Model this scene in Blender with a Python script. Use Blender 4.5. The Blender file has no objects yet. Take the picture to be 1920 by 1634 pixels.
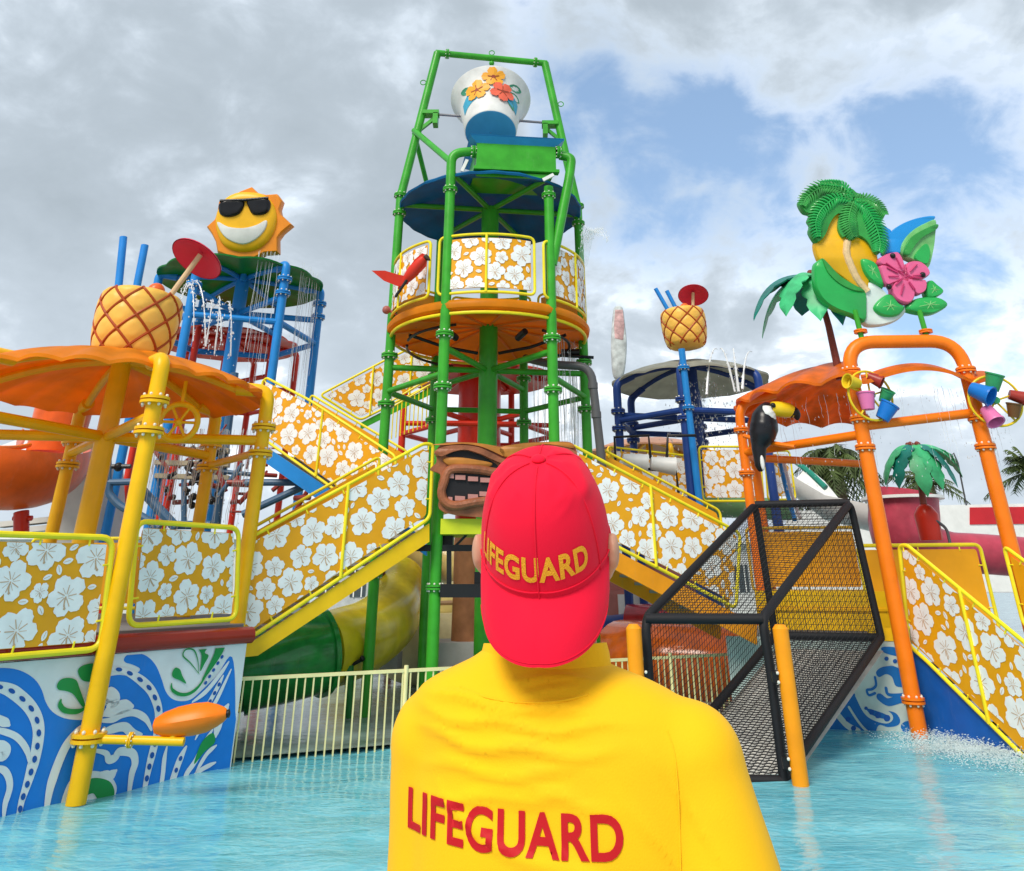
import bpy, bmesh, math, random
from mathutils import Vector, Matrix, Quaternion
from mathutils.geometry import tessellate_polygon
from mathutils.bvhtree import BVHTree
R = math.radians
sc = bpy.context.scene
COL = sc.collection
PI = math.pi
# ------------------------------------------------------------------ camera
FPX = 1476.0; V0 = 354.0; U0 = 960.0; TH = math.atan(723/1476.); CZ = 2.3
cth, sth = math.cos(TH), math.sin(TH)
cd = bpy.data.cameras.new('camera'); cam = bpy.data.objects.new('camera', cd); COL.objects.link(cam)
cam.location = (0, 0, CZ); cam.rotation_euler = (PI/2+TH, 0, 0)
cd.sensor_fit = 'HORIZONTAL'; cd.sensor_width = 36; cd.lens = FPX/1920*36
cd.shift_y = -(817-V0)/1920; cd.clip_end = 2000; cd.clip_start = .05
sc.camera = cam
# ------------------------------------------------------------------ world
SUN_EL, SUN_AZ = R(46), R(-152)      # from behind the camera, left
w = bpy.data.worlds.new('World'); sc.world = w; w.use_nodes = True
def world():
    nt = w.node_tree; nt.nodes.clear(); N = nt.nodes.new; L = nt.links.new
    out = N('ShaderNodeOutputWorld'); bg = N('ShaderNodeBackground'); L(bg.outputs[0], out.inputs[0])
    sky = N('ShaderNodeTexSky'); sky.sky_type = 'NISHITA'; sky.sun_disc = False
    sky.sun_elevation = SUN_EL; sky.sun_rotation = SUN_AZ; sky.air_density = 1.0; sky.dust_density = 1.0; sky.altitude = 0
    tc = N('ShaderNodeTexCoord'); sep = N('ShaderNodeSeparateXYZ'); L(tc.outputs['Generated'], sep.inputs[0])
    def m(op, a, b=None, c=None, clamp=False):
        n = N('ShaderNodeMath'); n.operation = op; n.use_clamp = clamp
        for i, x in enumerate((a, b, c)):
            if x is None: continue
            if isinstance(x, (int, float)): n.inputs[i].default_value = x
            else: L(x, n.inputs[i])
        return n.outputs[0]
    zz = m('ADD', m('MAXIMUM', sep.outputs[2], 0.0), 0.50)
    cx = m('DIVIDE', sep.outputs[0], zz); cy = m('DIVIDE', sep.outputs[1], zz)
    cmb = N('ShaderNodeCombineXYZ'); L(cx, cmb.inputs[0]); L(cy, cmb.inputs[1])
    def noise(scale, det, rough, off, dist=0):
        mp = N('ShaderNodeMapping'); mp.inputs['Location'].default_value = off; L(cmb.outputs[0], mp.inputs[0])
        n = N('ShaderNodeTexNoise'); n.inputs['Scale'].default_value = scale; n.inputs['Detail'].default_value = det
        n.inputs['Roughness'].default_value = rough; n.inputs['Distortion'].default_value = dist; L(mp.outputs[0], n.inputs[0]); return n.outputs[0]
    big = noise(1.5, 6, .50, (3.1, 1.7, 0), .3); med = noise(3.6, 8, .55, (7.3, 2.2, 0), .25); fine = noise(9.0, 8, .58, (1.3, 9.2, 0), .4)
    # broad openings in the cloud deck: direction lobes
    def lobe(d, width):
        d = Vector(d).normalized(); n = N('ShaderNodeVectorMath'); n.operation = 'DOT_PRODUCT'; L(tc.outputs['Generated'], n.inputs[0]); n.inputs[1].default_value = d
        mr = N('ShaderNodeMapRange'); mr.interpolation_type = 'SMOOTHSTEP'; mr.inputs[1].default_value = math.cos(R(width)); mr.inputs[2].default_value = 1; L(n.outputs['Value'], mr.inputs[0]); return mr.outputs[0]
    def rd(u, v):
        x = (u-U0)/FPX; y = (V0-v)/FPX; return (x, cth-y*sth, sth+y*cth)
    op = m('ADD', m('MULTIPLY', lobe(rd(1190, 290), 13), .50), m('MULTIPLY', lobe(rd(1750, 420), 14), .26))
    op = m('ADD', op, m('MULTIPLY', lobe(rd(1040, 60), 7), .30)); op = m('ADD', op, m('MULTIPLY', lobe(rd(1130, 290), 9), .16))
    op = m('ADD', op, m('MULTIPLY', lobe(rd(1560, 400), 17), .22))
    dens = m('SUBTRACT', m('ADD', m('MULTIPLY', big, .28), m('ADD', m('MULTIPLY', med, .44), m('MULTIPLY', fine, .28))), m('MULTIPLY', op, .34))
    mr = N('ShaderNodeMapRange'); mr.interpolation_type = 'SMOOTHSTEP'; mr.inputs[1].default_value = .29; mr.inputs[2].default_value = .44; L(dens, mr.inputs[0]); cov = mr.outputs[0]
    # brightness of cloud: thin edges and breaks are bright, thick bases grey
    thick = N('ShaderNodeMapRange'); thick.inputs[1].default_value = .34; thick.inputs[2].default_value = .60; L(m('ADD', m('MULTIPLY', med, .48), m('ADD', m('MULTIPLY', big, .26), m('MULTIPLY', fine, .26))), thick.inputs[0])
    low = N('ShaderNodeMapRange'); low.inputs[1].default_value = .42; low.inputs[2].default_value = .10; low.interpolation_type = 'SMOOTHSTEP'; L(sep.outputs[2], low.inputs[0])
    edge = m('MULTIPLY', op, 1.3, None, True)
    core = N('ShaderNodeMapRange'); core.interpolation_type = 'SMOOTHSTEP'; core.inputs[1].default_value = .34; core.inputs[2].default_value = .50; L(dens, core.inputs[0])
    bright = m('MULTIPLY', m('SUBTRACT', 1.0, core.outputs[0], None, True), .70)
    bright = m('ADD', bright, m('ADD', m('MULTIPLY', m('SUBTRACT', 1.0, thick.outputs[0], None, True), .44), m('MULTIPLY', low.outputs[0], .42)), None, True)
    cr = N('ShaderNodeValToRGB'); e = cr.color_ramp.elements; L(bright, cr.inputs[0])
    e[0].position = 0; e[0].color = (.27, .315, .355, 1); e[1].position = 1; e[1].color = (.80, .83, .86, 1)
    k = e.new(.45); k.color = (.38, .435, .49, 1); k = e.new(.75); k.color = (.50, .56, .62, 1)
    # nishita brought to picture range (strength .1) and tinted haze
    sm = N('ShaderNodeVectorMath'); sm.operation = 'SCALE'; L(sky.outputs[0], sm.inputs[0]); sm.inputs['Scale'].default_value = .105
    hz = N('ShaderNodeMix'); hz.data_type = 'RGBA'; hz.inputs[0].default_value = .30; L(sm.outputs[0], hz.inputs[6]); hz.inputs[7].default_value = (.36, .55, .80, 1)
    mx = N('ShaderNodeMix'); mx.data_type = 'RGBA'; L(cov, mx.inputs[0]); L(hz.outputs[2], mx.inputs[6]); L(cr.outputs[0], mx.inputs[7])
    L(mx.outputs[2], bg.inputs[0]); bg.inputs[1].default_value = 1.0
world()
sd = bpy.data.lights.new('sun', 'SUN'); sd.energy = 2.0; sd.angle = R(24); sd.color = (1, .93, .82)
so = bpy.data.objects.new('sun', sd); COL.objects.link(so)
sdir = Vector((math.cos(SUN_EL)*math.sin(SUN_AZ), math.cos(SUN_EL)*math.cos(SUN_AZ), math.sin(SUN_EL)))
so.rotation_euler = sdir.to_track_quat('Z', 'Y').to_euler(); so.location = (0, -5, 30)
vs = sc.view_settings; vs.view_transform = 'Standard'; vs.look = 'None'; vs.exposure = 0.70; vs.gamma = 1; vs.use_curve_mapping = False
sc.cycles.max_bounces = 7; sc.cycles.transparent_max_bounces = 12; sc.cycles.transmission_bounces = 4; sc.cycles.glossy_bounces = 3

# ------------------------------------------------------------------ helpers
def ray(u, v):
    x = (u-U0)/FPX; y = (V0-v)/FPX
    return Vector((x, cth-y*sth, sth+y*cth))
def D(u, v, Y):            # world point seen at (u,v) at distance Y
    d = ray(u, v); t = Y/d.y; return Vector((d.x*t, Y, CZ+d.z*t))
def G(u, v, z=0):
    d = ray(u, v); t = (z-CZ)/d.z; return Vector((d.x*t, d.y*t, z))
def srgb(*c):
    c = [x/255. for x in c]
    return tuple(x/12.92 if x <= .04045 else ((x+.055)/1.055)**2.4 for x in c)+(1,)
def hexc(r, g, b): return (r, g, b, 1)

MATS = {}
def mat(name, col, rough=.35, metal=0, var=.06, bump=0, bscale=30, spec=.32, scale=3, alpha=None, trans=0, coat=0, sheen=0, dirt=0):
    if name in MATS: return MATS[name]
    m = bpy.data.materials.new(name); m.use_nodes = True; nt = m.node_tree; b = nt.nodes['Principled BSDF']; N = nt.nodes.new; L = nt.links.new
    tc = N('ShaderNodeTexCoord'); n = N('ShaderNodeTexNoise'); n.inputs['Scale'].default_value = scale; n.inputs['Detail'].default_value = 6; L(tc.outputs['Object'], n.inputs[0])
    mr = N('ShaderNodeMapRange'); mr.inputs[1].default_value = .3; mr.inputs[2].default_value = .7; mr.inputs[3].default_value = 1-var*1.6; mr.inputs[4].default_value = 1+var; L(n.outputs[0], mr.inputs[0])
    sc_ = N('ShaderNodeVectorMath'); sc_.operation = 'SCALE'; sc_.inputs[0].default_value = col[:3]; L(mr.outputs[0], sc_.inputs['Scale'])
    cout = sc_.outputs[0]
    if dirt:
        n2 = N('ShaderNodeTexNoise'); n2.inputs['Scale'].default_value = 9; n2.inputs['Detail'].default_value = 8; n2.inputs['Roughness'].default_value = .75
        mp = N('ShaderNodeMapping'); mp.inputs['Scale'].default_value = (1, 1, .25); L(tc.outputs['Object'], mp.inputs[0]); L(mp.outputs[0], n2.inputs[0])
        r2 = N('ShaderNodeMapRange'); r2.inputs[1].default_value = .56; r2.inputs[2].default_value = .74; r2.inputs[4].default_value = dirt; L(n2.outputs[0], r2.inputs[0])
        mx = N('ShaderNodeMix'); mx.data_type = 'RGBA'; L(r2.outputs[0], mx.inputs[0]); L(cout, mx.inputs[6]); mx.inputs[7].default_value = (.42, .38, .32, 1); cout = mx.outputs[2]
    L(cout, b.inputs['Base Color'])
    rr = N('ShaderNodeMapRange'); rr.inputs[3].default_value = max(.02, rough*.8); rr.inputs[4].default_value = min(1, rough*1.25); L(n.outputs[0], rr.inputs[0]); L(rr.outputs[0], b.inputs['Roughness'])
    b.inputs['Metallic'].default_value = metal; b.inputs['Specular IOR Level'].default_value = spec
    if coat: b.inputs['Coat Weight'].default_value = coat; b.inputs['Coat Roughness'].default_value = .12
    if sheen: b.inputs['Sheen Weight'].default_value = sheen
    if trans: b.inputs['Transmission Weight'].default_value = trans; b.inputs['IOR'].default_value = 1.2
    if alpha is not None: b.inputs['Alpha'].default_value = alpha
    if bump:
        nb = N('ShaderNodeTexNoise'); nb.inputs['Scale'].default_value = bscale; nb.inputs['Detail'].default_value = 5; L(tc.outputs['Object'], nb.inputs[0])
        bp = N('ShaderNodeBump'); bp.inputs['Strength'].default_value = bump; bp.inputs['Distance'].default_value = .02; L(nb.outputs[0], bp.inputs['Height']); L(bp.outputs[0], b.inputs['Normal'])
    MATS[name] = m; return m
YEL = mat('yellow_powder_coat', hexc(.95, .51, .002), .36, bump=.08, bscale=90, dirt=.11)
LIME = mat('lime_yellow_rail_paint', hexc(.92, .76, .02), .36, dirt=.05)
GOLD = mat('golden_stringer_paint', hexc(.95, .56, .003), .42, dirt=.07)
GRN = mat('green_powder_coat', hexc(.045, .37, .025), .34, bump=.06, bscale=90, var=.12, dirt=.10)
DGRN = mat('dark_green_plastic', hexc(.012, .19, .03), .32, dirt=.08)
BLU = mat('blue_powder_coat', hexc(.015, .24, .66), .38, dirt=.06)
NAVY = mat('navy_powder_coat', hexc(.015, .055, .25), .38, dirt=.08)
ORG = mat('orange_powder_coat', hexc(.93, .20, .004), .36, bump=.06, bscale=90, dirt=.08)
RED = mat('red_fibreglass', hexc(.62, .03, .012), .32, dirt=.12)
RORG = mat('red_orange_fibreglass', hexc(.80, .125, .012), .34, var=.12, dirt=.14)
CANO = mat('orange_canopy_fibreglass', hexc(.95, .34, .012), .42, var=.12, dirt=.05, scale=1.5, spec=.2)
CANG = mat('green_canopy_fibreglass', hexc(.012, .26, .04), .36, var=.12, dirt=.1)
CANB = mat('blue_canopy_fibreglass', hexc(.012, .17, .40), .5, var=.15, dirt=.03, scale=2, spec=.15)
CANW = mat('pale_canopy_fibreglass', hexc(.52, .52, .44), .5, var=.1, dirt=.2)
AMB = mat('amber_panel_sheet', hexc(.83, .37, .006), .45, var=.05, dirt=.04)
WHT = mat('white_print', hexc(.88, .89, .88), .45, var=.05, scale=6)
VEIN = mat('brown_vein_print', hexc(.60, .40, .25), .5)
BOLT = mat('pale_bolt_cap', hexc(.78, .76, .66), .45)
BLK = mat('black_plastic', hexc(.012, .012, .013), .35)
BLKR = mat('black_padded_tube', hexc(.010, .010, .013), .6, bump=.3, bscale=120)
NET = mat('black_net_cord', hexc(.018, .018, .02), .8)
GPIPE = mat('grey_plastic_pipe', hexc(.10, .10, .105), .4, dirt=.15)
WALLW = mat('white_painted_wall', hexc(.84, .85, .85), .5, var=.05, dirt=.06)
PBLU = mat('bright_blue_print', hexc(.012, .22, .74), .42, var=.05, dirt=.06)
PGRN = mat('green_print', hexc(.015, .31, .07), .42)
DRED = mat('dark_red_deck_rim', hexc(.34, .028, .012), .2, dirt=.05)
TBLU = mat('blue_side_panel', hexc(.01, .11, .45), .35, var=.1, dirt=.1)
CONC = mat('pale_concrete', hexc(.42, .42, .40), .8, bump=.3, bscale=12)
WHITE = mat('white_plastic', hexc(.80, .80, .78), .35, dirt=.08)

def glow_through(m, f=.4):            # thin fibreglass lets some daylight through
    nt = m.node_tree; b = nt.nodes['Principled BSDF']; t = nt.nodes.new('ShaderNodeBsdfTranslucent'); x = nt.nodes.new('ShaderNodeMixShader'); o = nt.nodes['Material Output']
    nt.links.new(b.inputs['Base Color'].links[0].from_socket, t.inputs[0]); x.inputs[0].default_value = f
    nt.links.new(b.outputs[0], x.inputs[1]); nt.links.new(t.outputs[0], x.inputs[2]); nt.links.new(x.outputs[0], o.inputs[0])
for m_ in (CANO, CANG, CANW): glow_through(m_, .45)
glow_through(CANB, .3)
class MB:
    def __init__(s): s.v = []; s.f = []
    def add(s, vs_, fs):
        o = len(s.v); s.v += [Vector(p) for p in vs_]; s.f += [tuple(i+o for i in f) for f in fs]; return s
    def tube(s, pts, r, n=12, cap=True, closed=False):
        pts = [Vector(p) for p in pts]; m = len(pts); rs = r if isinstance(r, (list, tuple)) else [r]*m
        tg = []
        for i in range(m):
            a = pts[(i-1) % m] if (closed or i) else pts[i]; b = pts[(i+1) % m] if (closed or i < m-1) else pts[i]
            t = b-a; tg.append(t.normalized() if t.length > 1e-9 else Vector((0, 0, 1)))
        t0 = tg[0]; nrm = t0.cross(Vector((0, 0, 1)))
        if nrm.length < .05: nrm = t0.cross(Vector((1, 0, 0)))
        nrm.normalize(); vs_ = []
        for i in range(m):
            if i:
                q = tg[i-1].rotation_difference(tg[i]); nrm = q @ nrm; nrm = (nrm-tg[i]*nrm.dot(tg[i])).normalized()
            bn = tg[i].cross(nrm)
            for k in range(n):
                a = 2*PI*k/n; vs_.append(pts[i]+(nrm*math.cos(a)+bn*math.sin(a))*rs[i])
        fs = [(i*n+k, i*n+(k+1) % n, (i+1)*n+(k+1) % n, (i+1)*n+k) for i in range(m-1) for k in range(n)]
        if closed:
            fs += [((m-1)*n+k, (m-1)*n+(k+1) % n, (k+1) % n, k) for k in range(n)]
        elif cap: fs += [tuple(range(n-1, -1, -1)), tuple((m-1)*n+k for k in range(n))]
        return s.add(vs_, fs)
    def box(s, c, sz, rz=0, M=None):
        c = Vector(c); hx, hy, hz = sz[0]/2, sz[1]/2, sz[2]/2; Q = M or Matrix.Rotation(rz, 3, 'Z')
        vs_ = [c+Q @ Vector((x*hx, y*hy, z*hz)) for x in (-1, 1) for y in (-1, 1) for z in (-1, 1)]
        return s.add(vs_, [(0, 1, 3, 2), (4, 6, 7, 5), (0, 4, 5, 1), (2, 3, 7, 6), (0, 2, 6, 4), (1, 5, 7, 3)])
    def beam(s, a, b, wd, ht):
        a, b = Vector(a), Vector(b); x = (b-a); l = x.length; x.normalize(); y = Vector((0, 0, 1)).cross(x)
        if y.length < .05: y = Vector((1, 0, 0))
        y.normalize(); z = x.cross(y); M = Matrix((x, y, z)).transposed()
        return s.box((a+b)/2, (l, wd, ht), M=M)
    def lathe(s, prof, c, n=32, axis=None, mod=None, cap=True):
        c = Vector(c); q = Vector((0, 0, 1)).rotation_difference(Vector(axis)) if axis is not None else Quaternion()
        vs_ = []
        for i, (r, z) in enumerate(prof):
            for k in range(n):
                a = 2*PI*k/n; rr = r*(mod(a, i, z) if mod else 1); vs_.append(c+q @ Vector((rr*math.cos(a), rr*math.sin(a), z)))
        m = len(prof); fs = [(i*n+k, i*n+(k+1) % n, (i+1)*n+(k+1) % n, (i+1)*n+k) for i in range(m-1) for k in range(n)]
        if cap: fs += [tuple(range(n-1, -1, -1)), tuple((m-1)*n+k for k in range(n))]
        return s.add(vs_, fs)
    def ball(s, c, r, n=12, m=8, M=None):
        r = r if isinstance(r, (tuple, list)) else (r, r, r); c = Vector(c); vs_ = []
        for i in range(1, m):
            t = PI*i/m
            for k in range(n):
                a = 2*PI*k/n; p = Vector((r[0]*math.sin(t)*math.cos(a), r[1]*math.sin(t)*math.sin(a), -r[2]*math.cos(t))); vs_.append(c+(M @ p if M else p))
        b = Vector((0, 0, -r[2])); tp = Vector((0, 0, r[2])); vs_ += [c+(M @ b if M else b), c+(M @ tp if M else tp)]; nb = (m-1)*n
        fs = [(i*n+k, i*n+(k+1) % n, (i+1)*n+(k+1) % n, (i+1)*n+k) for i in range(m-2) for k in range(n)]
        fs += [(nb, (k+1) % n, k) for k in range(n)]+[(nb+1, (m-2)*n+k, (m-2)*n+(k+1) % n) for k in range(n)]
        return s.add(vs_, fs)
    def flat(s, poly, mp, w=0.):           # polygon (u,v) list -> one sheet at height w
        if len(poly) < 3: return s
        tr = tessellate_polygon([[Vector((p[0], p[1], 0)) for p in poly]])
        return s.add([mp(p[0], p[1], w) for p in poly], tr)
    def slab(s, poly, mp, w0, w1, bulge=0):
        n = len(poly); tr = tessellate_polygon([[Vector((p[0], p[1], 0)) for p in poly]])
        A = [mp(p[0], p[1], w0) for p in poly]; B = [mp(p[0], p[1], w1) for p in poly]
        fs = [tuple(t) for t in tr]+[tuple(n+i for i in reversed(t)) for t in tr]+[(i, (i+1) % n, n+(i+1) % n, n+i) for i in range(n)]
        return s.add(A+B, fs)
    def puff(s, poly, mp, w0, w1, steps=4, inset=.35):   # domed relief: rings shrink to the centroid
        n = len(poly); cx = sum(p[0] for p in poly)/n; cy = sum(p[1] for p in poly)/n; vs_ = []
        for j in range(steps+1):
            t = j/steps; k = 1-inset*(1-math.cos(t*PI/2)); h = w0+(w1-w0)*math.sin(t*PI/2)
            vs_ += [mp(cx+(p[0]-cx)*k, cy+(p[1]-cy)*k, h) for p in poly]
        fs = [(j*n+i, j*n+(i+1) % n, (j+1)*n+(i+1) % n, (j+1)*n+i) for j in range(steps) for i in range(n)]
        tr = tessellate_polygon([[Vector((p[0], p[1], 0)) for p in poly]]); fs += [tuple(steps*n+i for i in t) for t in tr]+[tuple(t) for t in tr]
        return s.add(vs_, fs)
    def ribbon(s, pts, wd, mp, w=0., cap=True):
        n = len(pts); ws = wd if isinstance(wd, (list, tuple)) else [wd]*n; vs_ = []
        for i, p in enumerate(pts):
            a = Vector(pts[max(0, i-1)]); b = Vector(pts[min(n-1, i+1)]); t = (b-a)
            if t.length < 1e-9: t = Vector((1, 0))
            t.normalize(); nn = Vector((-t.y, t.x))*ws[i]/2; vs_ += [mp(p[0]+nn.x, p[1]+nn.y, w), mp(p[0]-nn.x, p[1]-nn.y, w)]
        s.add(vs_, [(2*i, 2*i+1, 2*i+3, 2*i+2) for i in range(n-1)])
        if cap:
            for e, p in ((0, pts[0]), (-1, pts[-1])):
                r_ = ws[e]/2
                if r_ > 1e-4: s.flat([(p[0]+r_*math.cos(k*PI/5), p[1]+r_*math.sin(k*PI/5)) for k in range(10)], mp, w+.0004)
        return s
    def split(s, name, m, parent=None, smooth=35):      # one object per separate piece
        par = list(range(len(s.v)))
        def find(i):
            while par[i] != i: par[i] = par[par[i]]; i = par[i]
            return i
        for f in s.f:
            a = find(f[0])
            for i in f[1:]: par[find(i)] = a
        gr = {}
        for f in s.f: gr.setdefault(find(f[0]), []).append(f)
        out = []
        for fs in gr.values():
            ids = sorted({i for f in fs for i in f}); mp = {i: k for k, i in enumerate(ids)}; q = MB(); q.v = [s.v[i] for i in ids]; q.f = [tuple(mp[i] for i in f) for f in fs]; out.append(q.build(name, m, parent, smooth))
        return out
    def stuff(s, name, m, parent=None, smooth=35): return tag(s.build(name, m, parent, smooth), kind='stuff')
    def build(s, name, m, parent=None, smooth=35):
        me = bpy.data.meshes.new(name); off = wloc(parent) if parent else Vector((0, 0, 0))
        me.from_pydata([tuple(p-off) for p in s.v], [], s.f); me.validate(); 
        bm = bmesh.new(); bm.from_mesh(me); bmesh.ops.recalc_face_normals(bm, faces=bm.faces); bm.to_mesh(me); bm.free()
        me.materials.append(m)
        if smooth:
            me.polygons.foreach_set('use_smooth', [True]*len(me.polygons)); me.set_sharp_from_angle(angle=R(smooth))
        o = bpy.data.objects.new(name, me); COL.objects.link(o)
        if parent: o.parent = parent
        return o
def wloc(o):
    p = Vector((0, 0, 0))
    while o: p = p+o.location; o = o.parent
    return p
def tag(o, label=None, cat=None, group=None, kind=None):
    for k, x in (('label', label), ('category', cat), ('group', group), ('kind', kind)):
        if x: o[k] = x
    return o
def thing(name, label, cat, loc=(0, 0, 0), group=None):
    o = bpy.data.objects.new(name, None); o.empty_display_size = .2; COL.objects.link(o); o.location = loc
    return tag(o, label, cat, group)
def inst(name, me, parent, loc, q=None, s=1):
    o = bpy.data.objects.new(name, me); COL.objects.link(o); o.parent = parent; o.location = Vector(loc)-wloc(parent)
    o.rotation_mode = 'QUATERNION'
    if q: o.rotation_quaternion = q
    o.scale = (s, s, s) if not isinstance(s, (tuple, list)) else s
    return o
def fillet(pts, r, n=5, closed=False):
    pts = [Vector(p) for p in pts]; m = len(pts); out = []
    for i in range(m):
        if not closed and i in (0, m-1): out.append(pts[i]); continue
        p = pts[i]; a = pts[i-1]-p; b = pts[(i+1) % m]-p
        d = min(r, a.length*.45, b.length*.45); a.normalize(); b.normalize()
        A = p+a*d; B = p+b*d
        for k in range(n+1):
            t = k/n; out.append(A*(1-t)**2+p*2*t*(1-t)+B*t*t)
    return out
def dens(pts, step, closed=False):
    out = []; m = len(pts)
    for i in range(m if closed else m-1):
        a = Vector(pts[i]); b = Vector(pts[(i+1) % m]); k = max(1, int((b-a).length/step))
        out += [a.lerp(b, j/k) for j in range(k)]
    if not closed: out.append(Vector(pts[-1]))
    return out
def crom(pts, n=5, closed=True):
    P = [Vector(p[:2]).to_3d() if len(p) == 2 else Vector(p) for p in pts]; m = len(P); out = []
    rng = range(m) if closed else range(m-1)
    for i in rng:
        g = lambda j: P[j % m] if closed else P[max(0, min(m-1, j))]
        p0, p1, p2, p3 = g(i-1), g(i), g(i+1), g(i+2)
        for k in range(n):
            t = k/n; out.append(.5*((2*p1)+(p2-p0)*t+(2*p0-5*p1+4*p2-p3)*t*t+(3*p1-p0-3*p2+p3)*t**3))
    if not closed: out.append(P[-1])
    return out
class Plane:                # a real plane in the place, with (u right, v up, w towards the viewer)
    def __init__(s, o, ex, ey):
        s.o = Vector(o); s.ex = Vector(ex).normalized(); s.ey = Vector(ey).normalized(); s.n = s.ex.cross(s.ey).normalized()
    def __call__(s, u, v, w=0.): return s.o+s.ex*u+s.ey*v+s.n*w
    def px(s, u, v):        # where a sight line meets this plane
        d = ray(u, v); c = Vector((0, 0, CZ)); t = (s.o-c).dot(s.n)/d.dot(s.n); p = c+d*t-s.o
        return (p.dot(s.ex), p.dot(s.ey))
    def pxs(s, L_): return [s.px(*p) for p in L_]
def vplane(a, b): a, b = Vector(a), Vector(b); x = b-a; x.z = 0; return Plane(a, x, (0, 0, 1))
# flange with bolts, shared meshes
_fl = MB().lathe([(1, -.42), (1.75, -.42), (1.75, -.08), (1.02, -.08)], (0, 0, 0), 16, cap=False).lathe([(1.02, .08), (1.75, .08), (1.75, .42), (1, .42)], (0, 0, 0), 16, cap=False)
_bo = MB()
for k in range(8):
    a = 2*PI*k/8
    for z in (-.60, .60): _bo.ball((1.42*math.cos(a), 1.42*math.sin(a), z), .21, 6, 4)
FLM = {}
def flange(parent, p, axis, r, m, bolts=True):
    key = m.name
    if key not in FLM:
        o = _fl.build('flange', m); b = _bo.build('bolts', BOLT); FLM[key] = (o.data, b.data); bpy.data.objects.remove(o); bpy.data.objects.remove(b)
    q = Vector((0, 0, 1)).rotation_difference(Vector(axis).normalized())
    o = inst('flange', FLM[key][0], parent, p, q, r)
    if bolts:
        b = bpy.data.objects.new('bolts', FLM[key][1]); COL.objects.link(b); b.parent = o; b['kind'] = 'stuff'
    return o
# ------------------------------------------------------------------ water, ground
def water_mat():
    m = bpy.data.materials.new('pool_water'); m.use_nodes = True; nt = m.node_tree; b = nt.nodes['Principled BSDF']; N = nt.nodes.new; L = nt.links.new
    tc = N('ShaderNodeTexCoord')
    def ns(scale, det, st, rough=.55, dist=0):
        mp = N('ShaderNodeMapping'); mp.inputs['Scale'].default_value = st; L(tc.outputs['Object'], mp.inputs[0])
        n = N('ShaderNodeTexNoise'); n.inputs['Scale'].default_value = scale; n.inputs['Detail'].default_value = det; n.inputs['Roughness'].default_value = rough; n.inputs['Distortion'].default_value = dist; L(mp.outputs[0], n.inputs[0]); return n.outputs[0]
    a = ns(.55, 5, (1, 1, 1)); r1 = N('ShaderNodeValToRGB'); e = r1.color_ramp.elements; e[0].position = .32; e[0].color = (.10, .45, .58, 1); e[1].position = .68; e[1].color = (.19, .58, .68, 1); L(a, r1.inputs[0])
    # caustic light net, painted into the water colour as paler lines
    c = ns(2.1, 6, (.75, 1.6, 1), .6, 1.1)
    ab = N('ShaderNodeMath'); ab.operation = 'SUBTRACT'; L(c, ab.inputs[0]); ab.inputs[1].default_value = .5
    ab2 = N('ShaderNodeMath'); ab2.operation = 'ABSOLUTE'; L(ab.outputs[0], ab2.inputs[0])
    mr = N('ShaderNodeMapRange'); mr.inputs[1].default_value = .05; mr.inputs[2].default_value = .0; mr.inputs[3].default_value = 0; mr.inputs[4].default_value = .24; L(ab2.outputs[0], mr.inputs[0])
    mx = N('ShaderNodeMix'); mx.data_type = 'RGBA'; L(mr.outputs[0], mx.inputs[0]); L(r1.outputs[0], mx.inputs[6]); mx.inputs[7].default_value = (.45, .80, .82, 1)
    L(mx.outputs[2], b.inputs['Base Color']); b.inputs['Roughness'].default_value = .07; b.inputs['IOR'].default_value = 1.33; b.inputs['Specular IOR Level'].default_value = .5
    h1 = ns(2.2, 3, (.9, 2.2, 1), .5, .6); h2 = ns(9, 3, (.9, 1.8, 1), .5, .5)
    ad = N('ShaderNodeMath'); ad.operation = 'MULTIPLY_ADD'; L(h2, ad.inputs[0]); ad.inputs[1].default_value = .28; L(h1, ad.inputs[2])
    bp = N('ShaderNodeBump'); bp.inputs['Strength'].default_value = .32; bp.inputs['Distance'].default_value = .075; L(ad.outputs[0], bp.inputs['Height']); L(bp.outputs[0], b.inputs['Normal'])
    return m
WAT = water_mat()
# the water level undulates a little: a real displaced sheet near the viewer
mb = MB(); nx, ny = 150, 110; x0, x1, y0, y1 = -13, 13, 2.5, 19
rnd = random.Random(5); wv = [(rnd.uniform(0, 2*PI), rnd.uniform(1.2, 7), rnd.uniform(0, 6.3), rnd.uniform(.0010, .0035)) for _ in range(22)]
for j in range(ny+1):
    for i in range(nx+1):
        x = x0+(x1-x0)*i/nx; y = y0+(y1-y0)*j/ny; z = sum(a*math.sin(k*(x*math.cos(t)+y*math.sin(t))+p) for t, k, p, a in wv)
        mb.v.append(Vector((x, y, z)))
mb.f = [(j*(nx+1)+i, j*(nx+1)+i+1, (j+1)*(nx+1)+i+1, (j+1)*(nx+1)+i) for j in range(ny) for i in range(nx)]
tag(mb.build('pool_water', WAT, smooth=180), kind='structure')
F0, F1 = Vector((-3.82, 12.95, 0)), Vector((5.6, 17.5, 0))         # fence line
WETC = mat('wet_grey_paving', hexc(.33, .44, .43), .18, var=.3, bump=.5, bscale=5, scale=1.3, spec=.5)
o = MB().flat([(-90, 11.0), (-5.6, 11.0), (-4.6, 14.2), (-3.85, 13.0+.0), (5.6, 17.56), (9.5, 15.2), (90, 15), (90, 120), (-90, 120)], lambda u, v, w_: Vector((u, v, .05))).build('wet_paving', WETC)
tag(o, kind='structure')
tag(MB().box((0, 50, -.62), (900, 1200, 1)).build('ground', CONC), kind='structure')
tag(MB().box((0, -5.2, .345), (22, 14.2, .68)).build('pool_deck', CONC), kind='structure')
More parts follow.
